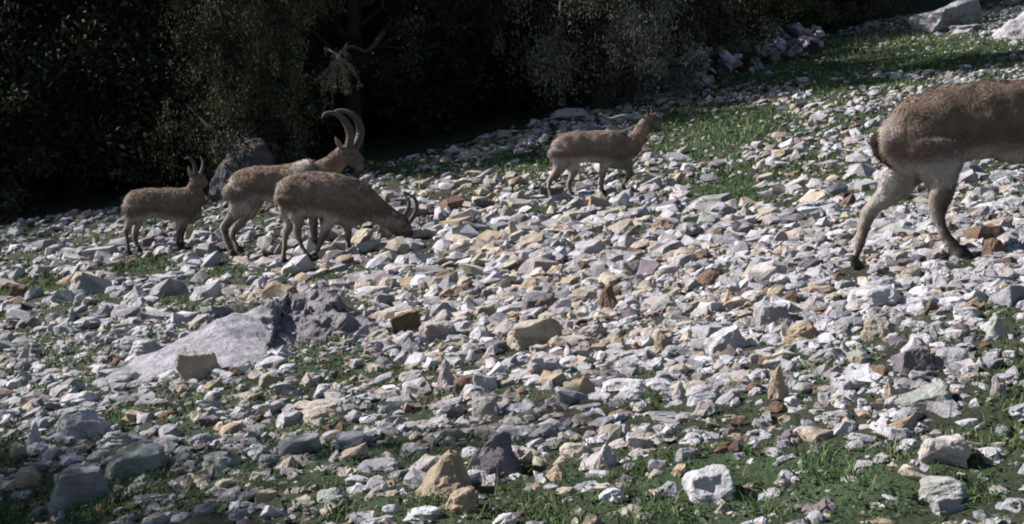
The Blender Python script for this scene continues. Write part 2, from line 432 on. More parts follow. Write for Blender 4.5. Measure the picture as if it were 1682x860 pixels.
REST = [  # px, base py, w, h, shape, colour
 (55,737,30,46,'peak','white'),(365,778,68,38,'dome','greenish grey'),(200,737,90,28,'slab','pale grey'),(50,804,44,38,'block','tan'),
 (31,757,28,30,'slab','cream'),(335,852,44,28,'dome','grey'),(396,858,32,24,'dome','grey'),(197,845,28,24,'wedge','pale grey'),(326,737,20,15,'dome','pinkish'),
 (130,668,72,28,'slab','white'),(198,674,28,18,'dome','white'),(476,704,38,34,'block','white'),(515,703,36,24,'wedge','white'),(574,742,64,34,'block','grey'),
 (443,768,44,24,'dome','grey'),(697,858,82,26,'slab','white'),(771,718,64,30,'wedge','grey'),(800,690,46,48,'block','pinkish'),(740,672,62,28,'wedge','pale grey'),
 (440,828,38,30,'block','tan'),(545,834,58,32,'dome','greenish grey'),(484,795,28,22,'dome','cream'),(632,816,32,26,'peak','white'),(433,788,32,15,'slab','grey'),
 (510,848,34,18,'slab','pale grey'),(627,738,30,13,'slab','white'),(1033,665,60,28,'dome','white'),(1117,660,24,36,'dome','pinkish'),(962,676,64,13,'slab','pale grey'),
 (1057,742,42,32,'block','pinkish'),(1130,762,46,30,'dome','pale grey'),(1028,857,80,36,'wedge','pinkish'),(1154,717,40,13,'slab','white'),(1110,697,110,18,'slab','grey'),
 (893,724,58,30,'dome','grey'),(905,694,62,26,'wedge','pinkish'),(1200,688,28,11,'slab','white'),(1217,757,30,17,'dome','pale grey'),(1246,739,28,15,'dome','pale grey'),
 (947,834,22,12,'dome','greenish grey'),(960,806,38,17,'slab','grey'),(850,672,24,16,'wedge','white'),(851,731,26,21,'dome','pale grey'),(1497,697,54,32,'dome','pale grey'),
 (1481,727,42,31,'block','pale grey'),(1302,672,32,22,'dome','white'),(1418,673,22,21,'dome','white'),(1377,701,68,28,'slab','pale grey'),(1349,727,52,28,'block','cream'),
 (1588,704,68,21,'slab','white'),(1462,660,34,45,'peak','cream'),(1552,846,48,34,'block','pale grey'),(1317,772,24,24,'peak','pale grey'),(1340,864,40,26,'dome','pale grey'),
 (1649,720,24,26,'block','grey'),(1592,827,18,13,'dome','white'),(1281,689,32,9,'slab','pale grey'),(1317,692,28,9,'slab','pale grey'),(1266,729,24,15,'dome','white'),
 (1640,658,28,42,'slab','pale grey'),(1441,740,38,15,'slab','greenish grey'),(273,628,48,30,'wedge','white'),(198,632,46,15,'slab','pale grey'),(33,490,24,26,'block','brown'),
 (198,548,30,22,'block','cream'),(345,502,24,16,'dome','cream'),(70,610,30,13,'dome','white'),(72,624,38,13,'slab','pale grey'),(178,518,32,20,'dome','grey'),
 (10,565,30,24,'dome','pale grey'),(37,610,30,20,'dome','grey'),(133,502,26,22,'dome','pale grey'),(614,490,74,22,'slab','white'),(633,507,36,28,'block','pale grey'),
 (749,538,46,26,'wedge','white'),(777,597,32,28,'peak','white'),(792,562,42,26,'dome','white'),(614,578,38,20,'slab','pinkish'),(645,582,38,20,'block','grey'),
 (735,640,44,52,'peak','pinkish'),(768,648,38,38,'block','brown'),(800,646,40,38,'block','white'),(665,448,34,24,'wedge','white'),(600,470,26,18,'wedge','white'),
 (442,640,44,36,'dome','cream'),(475,614,46,21,'slab','white'),(480,638,42,20,'dome','pinkish'),(815,580,38,26,'block','mauve grey'),(675,612,24,15,'dome','tan'),
 (1040,470,46,22,'slab','pale grey'),(1200,500,36,36,'peak','tan'),(975,522,42,30,'dome','white'),(1048,594,64,24,'slab','pale grey'),(1035,532,42,26,'wedge','white'),
 (974,560,42,28,'block','pinkish'),(1207,446,28,24,'peak','white'),(1105,490,40,28,'wedge','cream'),(1011,578,42,17,'slab','pale grey'),(1150,630,28,22,'dome','pinkish'),
 (1455,486,64,30,'dome','pale grey'),(1513,515,54,28,'slab','white'),(1588,530,50,30,'dome','white'),(1592,628,48,28,'wedge','cream'),(1500,613,54,52,'block','mauve grey'),
 (1536,560,24,32,'peak','pale grey'),(1660,504,52,42,'block','grey'),(1550,456,50,32,'dome','white'),(1495,460,60,24,'slab','cream'),(1622,446,54,22,'slab','pale grey'),
 (1316,496,42,20,'wedge','white'),(1346,478,48,36,'wedge','pale grey'),(1380,556,40,24,'dome','pinkish'),(1412,608,28,26,'block','tan'),(1329,630,38,18,'slab','white'),
 (1285,600,36,19,'slab','pinkish'),(1556,564,26,14,'slab','white'),(1662,592,36,19,'slab','white'),(1330,586,40,17,'dome','pinkish'),(1386,586,34,28,'peak','pinkish'),
 (1250,600,40,24,'block','pinkish'),(1215,640,34,20,'dome','tan'),(1180,610,30,22,'wedge','pinkish'),(1090,632,36,20,'dome','pale grey'),(590,650,30,16,'dome','pinkish'),
 (560,560,36,18,'dome','pale grey'),(640,660,36,22,'block','pinkish'),(690,640,34,22,'wedge','pinkish'),(80,700,30,20,'dome','greenish grey'),(20,690,30,22,'block','pale grey'),
 (95,648,34,16,'slab','pale grey'),(170,600,30,14,'slab','pale grey'),(140,560,28,16,'wedge','pale grey'),(90,530,28,18,'dome','pale grey'),(240,650,32,18,'dome','white'),
 (290,668,34,20,'wedge','pinkish'),(350,660,30,20,'dome','white'),(400,668,34,22,'wedge','cream'),(350,700,40,20,'block','mauve grey'),(315,432,30,20,'dome','white'),
 (300,462,26,14,'slab','pale grey'),(1300,630,20,16,'dome','pinkish'),(1350,648,30,18,'block','brown'),(1225,360,26,28,'peak','cream'),(720,470,34,22,'peak','pinkish'),
 (770,490,38,18,'slab','pale grey'),(850,455,34,20,'wedge','cream'),(925,480,32,20,'dome','pinkish'),(800,520,36,22,'block','cream'),(1280,470,36,22,'dome','white'),
 (1360,430,34,18,'slab','pale grey'),(1440,450,36,20,'dome','pale grey'),(1600,480,40,20,'slab','pale grey'),(1660,460,34,18,'dome','pale grey'),(1330,528,36,18,'dome','pale grey'),
]
for h_ in HERO:
    px, py, w, h, sh, c, lab, short, ap = h_
    kw = {}
    if 'thin bright slab tilted' in lab: kw['tilt'] = .45
    if 'sharp right corner' in lab: kw['tilt'] = .4
    if 'leaning block' in lab: kw['tilt'] = .35
    put_rock(px, py, w, h, sh, c, lab, ap, True, **kw)
n_hero = len(placed)
for r_ in REST: put_rock(*r_)

# the far boulders
FAR_B = [
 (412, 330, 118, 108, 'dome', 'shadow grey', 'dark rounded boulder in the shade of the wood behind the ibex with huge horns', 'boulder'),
 (456, 318, 44, 70, 'wedge', 'white', 'white stone added for the sunlit patch right of the dark rounded boulder', 'boulder'),  # white stone stands for a sunlit patch on the dark boulder
 (1552, 50, 100, 58, 'block', 'pale grey', 'cracked grey boulder at the upper edge of the meadow, left of the dark bush', 'boulder'),
 (1672, 62, 84, 80, 'wedge', 'pale grey', 'large slanting grey boulder in the top right corner', 'boulder'),
 (1590, 54, 60, 18, 'slab', 'pale grey', 'low flat grey boulder between the two large boulders at top right', 'boulder'),
 (935, 192, 66, 22, 'slab', 'white', 'thin pale ledge stone at the foot of the dense juniper', 'boulder'),
]
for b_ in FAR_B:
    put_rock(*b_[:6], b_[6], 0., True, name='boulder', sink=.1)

# bedrock -----------------------------------------------------------
def ruled(name, front, top, frac, colour, rough, label, cat, nu=90, nvv=34, lumps=0.0, mat=M_slab):
    """a rock face rising from a front edge on the ground to a top edge partway back, then dropping behind"""
    fr = cr(front, 12); tp = cr(top, 12)
    for P_ in (fr, tp):
        for q in P_: q[1] += 1.2 * math.sin(q[0] * .05)
    def resample(P, n):
        d = np.r_[0, np.cumsum(np.linalg.norm(np.diff(P, axis=0), axis=1))]; t = np.linspace(0, d[-1], n)
        return np.stack([np.interp(t, d, P[:, i]) for i in range(P.shape[1])], 1)
    fr = resample(fr, nu); tp = resample(tp, nu)
    A = np.array([gp(*p)[:] for p in fr])
    B = []
    for p, a in zip(tp, A):
        gbk = gp(*p); y = a[1] + (max(gbk.y, a[1] + .15) - a[1]) * frac
        B.append(((p[0] - CX) / F * y, y, (CY - p[1]) / F * y))
    B = np.array(B)
    Cc = B + np.array([.05, .35, 0]); Cc[:, 2] = height(Cc[:, 0], Cc[:, 1]) - .12
    A0 = A.copy(); A0[:, 1] -= .06; A0[:, 2] -= .12
    rows = [A0]
    for k in range(nvv):
        t = k / (nvv - 1); rows.append(A + (B - A) * t)
    rows += [B + (Cc - B) * .35 + np.array([0, 0, .03]), Cc]
    V = np.array(rows)
    off = Vector((11.3, 4.1, 2.2)) + Vector((len(name), 0, 0))
    for i in range(1, len(rows) - 1):
        for j in range(nu):
            p = Vector(V[i, j]); n = noise.fractal(p * 2.5 + off, .8, 2.1, 5)
            w = noise.ridged_multi_fractal(p * 4 + off, .9, 2.0, 4, 1.0, 2.0) - 1.1
            e = min(1, j / 5, (nu - 1 - j) / 5)
            q_ = math.sin(p.x * 9 + 3 * n) ; d = rough * n + lumps * w - (.02 if abs(noise.noise(p * 1.9 + off)) < .035 else 0) + (.5 * rough * noise.noise(p * 13 + off))
            V[i, j] += np.array([.25 * d, -.6 * d, .75 * d]) * e
    Vf = V.reshape(-1, 3); nr = len(rows)
    ix = np.arange(nr * nu).reshape(nr, nu)
    fc = np.stack([ix[:-1, :-1].ravel(), ix[:-1, 1:].ravel(), ix[1:, 1:].ravel(), ix[1:, :-1].ravel()], 1)
    me = mesh_np(name, Vf, fc, mat, np.tile(np.array(colour), (len(Vf), 1)), lumps == 0)
    return add(name, me, label=label, cat=cat)
slab = ruled('bedrock_slab', [(150, 641), (215, 645), (290, 640), (370, 632), (440, 606), (480, 580), (500, 560)],
      [(148, 628), (215, 592), (295, 556), (360, 525), (405, 508), (450, 492), (475, 480)], .45, (.41, .395, .43), .03,
      'long smooth grey bedrock slab sloping down to the left', 'bedrock slab')
rug = ruled('rugged_outcrop', [(425, 604), (455, 582), (500, 572), (540, 566), (590, 562), (625, 562), (648, 556)],
      [(455, 500), (480, 482), (510, 480), (545, 492), (580, 512), (622, 532), (642, 550)], .42, (.25, .235, .25), .05,
      'rugged dark grey outcrop at the upper right end of the smooth bedrock slab', 'outcrop', nu=110, nvv=46, lumps=.05)

EXCL = [(o[4], o[5], o[6]) for o in placed]
for fx, fy in [(211, 421), (228, 412), (293, 412), (303, 406), (382, 425), (393, 420), (517, 402), (465, 436), (508, 432), (518, 432), (573, 416), (660, 400), (906, 340), (941, 318), (990, 324), (1023, 316), (1400, 448), (1412, 440), (1580, 432), (1835, 410), (1866, 405)]:
    q = gp(fx, fy)
    for j in range(3): EXCL.append((q.x * (1 - j * .11 / q.y), q.y - j * .11, .05))

EX = np.array(EXCL)

def in_poly(px, py, poly):
    c = np.zeros(px.shape, bool); n = len(poly)
    for i in range(n):
        x0, y0 = poly[i]; x1, y1 = poly[(i + 1) % n]
        cond = ((y0 > py) != (y1 > py)) & (px < (x1 - x0) * (py - y0) / (y1 - y0 + 1e-9) + x0)
        c ^= cond
    return c
SLAB_POLY = [(175, 628), (225, 597), (305, 562), (410, 518), (485, 486), (560, 486), (625, 535), (635, 552), (500, 564), (430, 594), (350, 620), (225, 634)]

# scattered stones -------------------------------------------------
low = []
prng = random.Random(5)
HZ = {'slab': .30, 'block': .56, 'wedge': .5, 'dome': .46, 'peak': .7, 'chunk': .58}
mid = []
for k in range(28):
    sh = ['chunk', 'wedge', 'slab', 'chunk', 'dome', 'slab', 'block'][k % 7]
    P = rock_points(sh, prng, prng.uniform(-.2, .3))
    V, Fc = hull_mesh(P if sh != 'slab' else P[:14], 0)
    V = V - np.array([0, 0, .35]); V = V + prng.uniform(-.15, .15) * V[:, [1, 2, 0]]
    low.append((V, Fc, HZ[sh], sh))
    V, Fc = hull_mesh(P, 1, .09, k + 90)
    mid.append((V - np.array([0, 0, .35]), Fc, HZ[sh], sh))
pal_names = ['white', 'pale grey', 'pinkish', 'cream', 'grey', 'tan', 'brown', 'greenish grey', 'mauve grey']
pal_p = np.array([.28, .26, .13, .12, .08, .055, .045, .02, .03]); pal_p /= pal_p.sum()

def scatter_positions(n, ylo, yhi, slo, shi, thin_green=.97):
    """uniform over the ground of the view wedge plus a margin"""
    u = rs.rand(n * 3)
    Y = ylo + (yhi - ylo) * np.sqrt(u * (1 - (ylo / yhi) ** 2) + (ylo / yhi) ** 2) if False else None
    Y = np.sqrt(rs.rand(n * 3) * (yhi ** 2 - ylo ** 2) + ylo ** 2)
    X = (rs.rand(n * 3) * 2 - 1) * (.40 * Y + 1.0)
    px, py = to_px(X, Y, height(X, Y))
    # the wood's edge on the left
    edge = np.interp(px, [-400, 0, 340, 600, 900, 1060, 1350, 1500, 1700], [15.8, 16, 16, 16.6, 18.6, 21.5, 27, 31, 33])
    keep = Y < edge + 1.5
    g = greenness(X, Y)
    keep &= rs.rand(len(X)) > np.clip(g * 1.2 - .12, 0, 1) * thin_green
    # sparser in the lowest band, where soil and grass show between the stones
    dens = np.interp(py, [0, 110, 200, 300, 600, 680, 760, 860], [.75, .85, .95, 1, 1, .95, .85, .75])
    dens = dens * np.interp(px, [0, 500, 800, 1682], [.72, .82, 1, 1])
    cl = .55 + .45 * np.sin(1.9 * X + 2.2 * np.sin(1.1 * Y)) * np.sin(1.6 * Y + 1.5 * np.sin(1.3 * X))
    keep &= rs.rand(len(X)) < dens * (.7 + .3 * cl)
    keep &= ~in_poly(px, py, SLAB_POLY)
    X, Y = X[keep][:n], Y[keep][:n]
    s = slo + (shi - slo) * rs.rand(len(X)) ** 2.4
    big = np.interp(px[keep][:n], [0, 400, 650, 1682], [.85, .9, 1.3, 1.25]) * np.interp(py[keep][:n], [100, 330, 420, 640, 720], [.65, .92, 1.45, 1.55, 1.05])
    if shi > .15: s = s * big
    s = np.minimum(s, 54 * Y / F)
    if len(EX):
        ok = np.ones(len(X), bool)
        for (ex, ey, er) in EX: ok &= (X - ex) ** 2 + (Y - ey) ** 2 > (er * .75 + s * .25) ** 2
        X, Y, s = X[ok], Y[ok], s[ok]
    return X, Y, s

sets = [scatter_positions(8500, 2.2, 7.5, .035, .12, .6), scatter_positions(9000, 2.2, 6.0, .006, .02, .2), scatter_positions(9500, 2.2, 31, .09, .22), scatter_positions(17000, 2.2, 31, .045, .10, .85),
        scatter_positions(15000, 2.2, 9.0, .02, .06, .4), scatter_positions(6000, 2.2, 5.2, .010, .028, .3)]
SX = np.concatenate([a[0] for a in sets]); SY = np.concatenate([a[1] for a in sets]); SS = np.concatenate([a[2] for a in sets])
SZ = height(SX, SY)
kinds = rs.randint(0, len(low), len(SX))
cidx = rs.choice(len(pal_names), len(SX), p=pal_p)
pxs, pys = to_px(SX, SY, SZ)
warm = np.clip(np.interp(pxs, [0, 500, 800, 1250, 1450, 1682], [0, .5, 1, .9, .2, 0]), 0, 1)
tiny = SS < .02
cidx[tiny] = rs.choice([pal_names.index(q) for q in ('brown', 'mauve grey', 'grey', 'tan')], tiny.sum())
cool = (cidx == pal_names.index('tan')) | (cidx == pal_names.index('brown')) | (cidx == pal_names.index('pinkish'))
zone = np.sin(.9 * SX + 2 * np.sin(.7 * SY)) * np.sin(.8 * SY + 1.4 * np.sin(.9 * SX)) + rs.randn(len(SX)) * .35 + .9 * warm - .35
white_i, grey_i, cream_i, pink_i = [pal_names.index(q) for q in ('white', 'pale grey', 'cream', 'pinkish')]
cidx = np.where((zone > .55) & (cidx == grey_i) & (rs.rand(len(SX)) < .6), cream_i, cidx); cidx = np.where((zone < -.5) & (cidx == cream_i), grey_i, cidx)
cidx = np.where((zone < -.5) & (cidx == pink_i), white_i, cidx)
cool = (cidx == pal_names.index('tan')) | (cidx == pal_names.index('brown')) | (cidx == pal_names.index('pinkish'))
sw = cool & (rs.rand(len(SX)) > .45 + .55 * warm)
cidx[sw] = pal_names.index('pale grey')

app = SS * F / SY
vis = (pxs > 5) & (pxs < 1677) & (pys > 5) & (pys < 855)
n_ind = 296 - sum(1 for p in placed if p[9].name.startswith('rock'))
order = np.argsort(-(app * vis))
# leave out stones hidden by animals etc. is not attempted: the largest showing ones become individuals
ind = order[:n_ind]
mask = np.ones(len(SX), bool); mask[ind] = False

def xform(V, s, hz, yaw, tx, ty, sq):
    """V (k,3); arrays (n,) -> (n,k,3)"""
    n = len(s)
    P = np.repeat(V[None], n, 0) * np.stack([s, s * sq, s * hz], 1)[:, None, :]
    c, d = np.cos(yaw)[:, None], np.sin(yaw)[:, None]
    X = P[..., 0] * c - P[..., 1] * d; Y = P[..., 0] * d + P[..., 1] * c; Z = P[..., 2]
    c, d = np.cos(tx)[:, None], np.sin(tx)[:, None]
    Y, Z = Y * c - Z * d, Y * d + Z * c
    c, d = np.cos(ty)[:, None], np.sin(ty)[:, None]
    X, Z = X * c + Z * d, -X * d + Z * c
    return np.stack([X, Y, Z], -1)

N_ = len(SX)
yaw = rs.rand(N_) * 6.283; tx = rs.randn(N_) * .2 + .15; ty = rs.randn(N_) * .25 - .15; sq = .6 + .4 * rs.rand(N_); hs = .7 + .6 * rs.rand(N_)
VV, FF, CC = [], [], []; base = 0
near = (SS * F / SY > 13) & (SY < 9.5)
for k, (V, Fc, hz, sh), m in [(k, q, np.where(mask & (kinds == k) & ~near)[0]) for k, q in enumerate(low)] + [(k, q, np.where(mask & (kinds == k) & near)[0]) for k, q in enumerate(mid)]:
    if not len(m): continue
    P = xform(V, SS[m], hz * hs[m], yaw[m], tx[m], ty[m], sq[m])
    P += np.stack([SX[m], SY[m], SZ[m] + SS[m] * hz * .12], 1)[:, None, :]
    P += rs.randn(*P.shape) * (SS[m] * .022)[:, None, None]
    nk = len(V)
    FF.append((Fc[None] + (base + np.arange(len(m)) * nk)[:, None, None]).reshape(-1, 3))
    VV.append(P.reshape(-1, 3)); base += nk * len(m)
    c = np.array([PAL[pal_names[i]] for i in cidx[m]]) * (.8 + .35 * rs.rand(len(m), 1))
    CC.append(np.repeat(c, nk, 0))
me = mesh_np('loose_stones', np.vstack(VV), np.vstack(FF), M_rock, np.vstack(CC))
add('loose_stones', me, label='countless small loose stones of the scree', kind='stuff')

hi = []
for k in range(16):
    sh = ['chunk', 'wedge', 'slab', 'dome', 'peak', 'block', 'slab', 'chunk'][k % 8]
    V, Fc = hull_mesh(rock_points(sh, prng, prng.uniform(-.2, .3)), 2, .09, k + 50, .03)
    hi.append((V - np.array([0, 0, .35]), Fc, HZ[sh], sh))
for i in ind:
    V, Fc, hz, sh = hi[rs.randint(len(hi))]
    o1 = np.array([i])
    P = xform(V, SS[o1], hz * hs[o1], yaw[o1], tx[o1], ty[o1], sq[o1])[0]
    cn = pal_names[cidx[i]]
    c = np.array(PAL[cn]) * rs.uniform(.9, 1.1)
    me = mesh_np('rock', P, Fc, M_rock, np.tile(c, (len(P), 1)))
    o = add('rock', me, cat='rock', group=ROCK_GROUP, loc=(SX[i], SY[i], SZ[i] + SS[i] * hz * .12))
    placed.append([pxs[i], pys[i], app[i], app[i] * hz, SX[i], SY[i], SS[i] * .5, cn, sh, o, None])

# labels: what sets a rock apart, from the nearest landmark rock and its direction
LM = [(p[0], p[1] - p[3] * .5, HERO[i][7]) for i, p in enumerate(placed[:n_hero])]
LM += [(300, 590, 'smooth bedrock slab'), (555, 525, 'rugged outcrop'), (245, 405, 'smallest ibex'), (375, 430, 'big-horned ibex hooves'), (510, 430, 'grazing ibex hooves'),
       (675, 395, 'grazing ibex muzzle'), (960, 320, 'far walking ibex'), (1400, 450, 'nearest ibex rear hoof'), (1550, 430, 'nearest ibex forward hoof'),
       (1200, 110, 'heap of broken rocks'), (412, 290, 'dark rounded boulder'), (1552, 30, 'cracked grey boulder')]
SHW = {'slab': 'flat slab', 'block': 'angular block', 'peak': 'pointed rock', 'wedge': 'wedge-shaped rock', 'dome': 'rounded rock', 'chunk': 'irregular chunk'}
buckets = {}
for p in placed:
    if p[10]: continue
    x, y = p[0], p[1] - p[3] * .5
    d = [((x - a) ** 2 + ((y - b) * 1.5) ** 2, a, b, nm) for a, b, nm in LM]
    dd, a, b, nm = min(d)
    dx, dy = x - a, y - b
    if abs(dx) > abs(dy) * 1.3: di = 'to the right of' if dx > 0 else 'to the left of'
    else: di = 'in front of' if dy > 0 else 'behind'
    buckets.setdefault((p[7], p[8], di, nm), []).append((dd, p))
ORD = ['nearest', 'second', 'third', 'fourth', 'fifth', 'sixth', 'seventh', 'eighth', 'ninth']
for (c, sh, di, nm), L_ in buckets.items():
    L_.sort(key=lambda t: t[0])
    for k, (dd, p) in enumerate(L_):
        if len(L_) == 1: lab = f'{c} {SHW[sh]} {di} the {nm}'
        else: lab = f'{ORD[min(k, 8)]} {c} {SHW[sh]} {di} the {nm}'
        if len(lab.split()) > 16: lab = lab.replace('to the right of', 'right of').replace('to the left of', 'left of').replace('wedge-shaped rock', 'wedge')
        p[9]['label'] = lab

# heap of broken rocks on the meadow --------------------------------
VV, FF, CC = [], [], []; base = 0
HEAP = [(1036, 118), (1065, 96), (1130, 84), (1200, 74), (1290, 60), (1352, 66), (1345, 82), (1290, 96), (1225, 118), (1150, 140), (1085, 134)]
cnt = 0
while cnt < 420:
    qx, qy = rs.uniform(1030, 1356), rs.uniform(58, 142)
    if not in_poly(np.array([qx]), np.array([qy]), HEAP)[0]: continue
    p = gp(qx, qy + 8)
    s = rs.uniform(.12, .34); k = rs.randint(len(low)); V, Fc, hz, sh = low[k]
    P = xform(V, np.array([s]), np.array([hz * 1.1]), np.array([rs.rand() * 6.28]), np.array([rs.randn() * .4]), np.array([rs.randn() * .4]), np.array([.8]))[0]
    P += np.array([p.x, p.y, p.z + rs.uniform(.02, .42)])
    FF.append(Fc + base); VV.append(P); base += len(V)
    cn = ['pale grey', 'white', 'white', 'mauve grey', 'pinkish', 'tan'][rs.randint(6)]
    CC.append(np.tile(np.array(PAL[cn]) * rs.uniform(.8, 1.1) * np.array([.97, .96, 1.05]), (len(V), 1))); cnt += 1
me = mesh_np('rock_heap', np.vstack(VV), np.vstack(FF), M_rock, np.vstack(CC))
add('rock_heap', me, label='long heap of broken lavender grey rocks on the far meadow', kind='stuff')

# ------------------------------------------------------------------ grass
def blades(n, ylo, yhi, h0, h1, w, name):
    Y = np.sqrt(rs.rand(n * 6) * (yhi ** 2 - ylo ** 2) + ylo ** 2)
    X = (rs.rand(n * 6) * 2 - 1) * (.40 * Y + .8)
    g_ = greenness(X, Y)
    tuft = .5 + .5 * np.sin(17 * X + 3 * np.sin(11 * Y)) * np.sin(15 * Y + 2 * np.sin(13 * X))
    px, py = to_px(X, Y, height(X, Y))
    keep = (rs.rand(len(X)) < np.clip(g_ - .12, 0, 1) ** 1.15 * (.08 + 1.3 * tuft * tuft)) & ~in_poly(px, py, SLAB_POLY) & (Y < np.interp(px, [0, 900, 1060, 1350, 1700], [16, 19, 22, 28, 33]))
    X, Y = X[keep][:n], Y[keep][:n]; g_ = g_[keep][:n]; m = len(X)
    Z = height(X, Y) - .004
    hh = (h0 + (h1 - h0) * rs.rand(m) ** 1.6) * (.6 + .9 * tuft[keep][:n]) * (.6 + .6 * g_)
    a = rs.rand(m) * 6.283; lean = rs.rand(m) * .9
    side = np.stack([np.cos(a), np.sin(a), np.zeros(m)], 1) * (w * (.6 + .8 * rs.rand(m)))[:, None]
    b2 = rs.rand(m) * 6.283
    dirv = np.stack([np.cos(b2) * lean, np.sin(b2) * lean, np.ones(m)], 1) * hh[:, None]
    O = np.stack([X, Y, Z], 1)
    mid = O + dirv * .55 * np.array([.7, .7, 1]); tip = O + dirv * np.array([1.3, 1.3, .95])
    V = np.stack([O - side, O + side, mid + side * .8, mid - side * .8, tip], 1).reshape(-1, 3)
    b0 = np.arange(m) * 5
    Fq = np.concatenate([np.stack([b0, b0 + 1, b0 + 2], 1), np.stack([b0, b0 + 2, b0 + 3], 1), np.stack([b0 + 3, b0 + 2, b0 + 4], 1)])
    pal = np.array([(.060, .098, .030), (.045, .075, .026), (.085, .115, .045), (.11, .105, .055), (.16, .13, .08)])
    c = (1.65 if yhi > 20 else 1.35) * pal[rs.choice(5, m, p=[.38, .34, .16, .08, .04])] * (.8 + .4 * rs.rand(m, 1))
    return V, Fq, np.repeat(c, 5, 0)
parts = [blades(60000, 2.3, 5.5, .008, .034, .0013, ''), blades(40000, 5.5, 13, .02, .05, .0028, ''), blades(26000, 12, 31, .03, .07, .007, '')]
VV, FF, CC = [], [], []; base = 0
dry = blades(1500, 2.3, 9, .03, .08, .0010, ''); parts.append((dry[0], dry[1], np.tile((.24, .19, .12), (len(dry[0]), 1))))
for V, Fq, c in parts: VV.append(V); FF.append(Fq + base); CC.append(c); base += len(V)
me = mesh_np('grass', np.vstack(VV), np.vstack(FF), M_grass, np.vstack(CC))
add('grass', me, label='short green grass growing between the stones', kind='stuff')

def leaflets(n, ylo, yhi, sz):
    Y = np.sqrt(rs.rand(n * 4) * (yhi ** 2 - ylo ** 2) + ylo ** 2); X = (rs.rand(n * 4) * 2 - 1) * (.40 * Y + .8)
    g_ = greenness(X, Y); px, py = to_px(X, Y, height(X, Y))
    cl = .5 + .5 * np.sin(23 * X + 5 * np.sin(7 * Y)) * np.sin(19 * Y + 4 * np.sin(9 * X))
    keep = (rs.rand(len(X)) < np.clip(g_ - .1, 0, 1) * cl) & ~in_poly(px, py, SLAB_POLY)
    X, Y = X[keep][:n], Y[keep][:n]; m = len(X)
    O = np.stack([X, Y, height(X, Y) + rs.rand(m) * .022], 1)
    a = rs.rand(m) * 6.283; s = sz * (.5 + rs.rand(m))
    u = np.stack([np.cos(a), np.sin(a), rs.randn(m) * .5], 1) * s[:, None]; v = np.stack([-np.sin(a), np.cos(a), rs.randn(m) * .5], 1) * (s * .6)[:, None]
    V = np.stack([O - u, O + v, O + u, O - v], 1).reshape(-1, 3); b0 = np.arange(m) * 4
    Fq = np.stack([b0, b0 + 1, b0 + 2, b0 + 3], 1)
    c = np.array([(.050, .074, .034)]) * (.6 + .7 * rs.rand(m, 1)) * np.array([1, 1, 1])
    return V, Fq, np.repeat(c, 4, 0)
parts = [leaflets(60000, 2.3, 6.5, .006), leaflets(45000, 6.5, 26, .014)]
VV, FF, CC = [], [], []; base = 0
for V, Fq, c in parts: VV.append(V); FF.append(Fq + base); CC.append(c); base += len(V)
me = mesh_np('ground_herbs', np.vstack(VV), np.vstack(FF), M_grass, np.vstack(CC))
add('ground_herbs', me, label='low leafy herbs hugging the soil among the stones', kind='stuff')

# ------------------------------------------------------------------ trees
def leaf_cloud(centres, radii, per, size, rng, pal, flat=.75):
    n = len(centres) * per
    C = np.repeat(centres, per, 0); Rr = np.repeat(radii, per)
    d = rng.randn(n, 3); d /= np.linalg.norm(d, axis=1)[:, None]
    O = C + d * (Rr * rng.rand(n) ** .45)[:, None] * np.array([1, 1, flat])
    u = rng.randn(n, 3); u /= np.linalg.norm(u, axis=1)[:, None]
    w = np.cross(u, rng.randn(n, 3)); w /= np.linalg.norm(w, axis=1)[:, None]
    s = size * (.6 + .8 * rng.rand(n))
    u = u * s[:, None]; w = w * (s * .5)[:, None]
    V = np.stack([O - u, O + w * .9, O + u, O - w * .9], 1).reshape(-1, 3); b0 = np.arange(n) * 4
    Fq = np.stack([b0, b0 + 1, b0 + 2, b0 + 3], 1)
    pal = np.array(pal); cc = pal[rng.randint(len(pal), size=len(centres))] * (.4 + 1.2 * rng.rand(len(centres), 1))
    c = np.repeat(cc, per, 0) * (.8 + .4 * rng.rand(n, 1))
    return V, Fq, np.repeat(c, 4, 0)

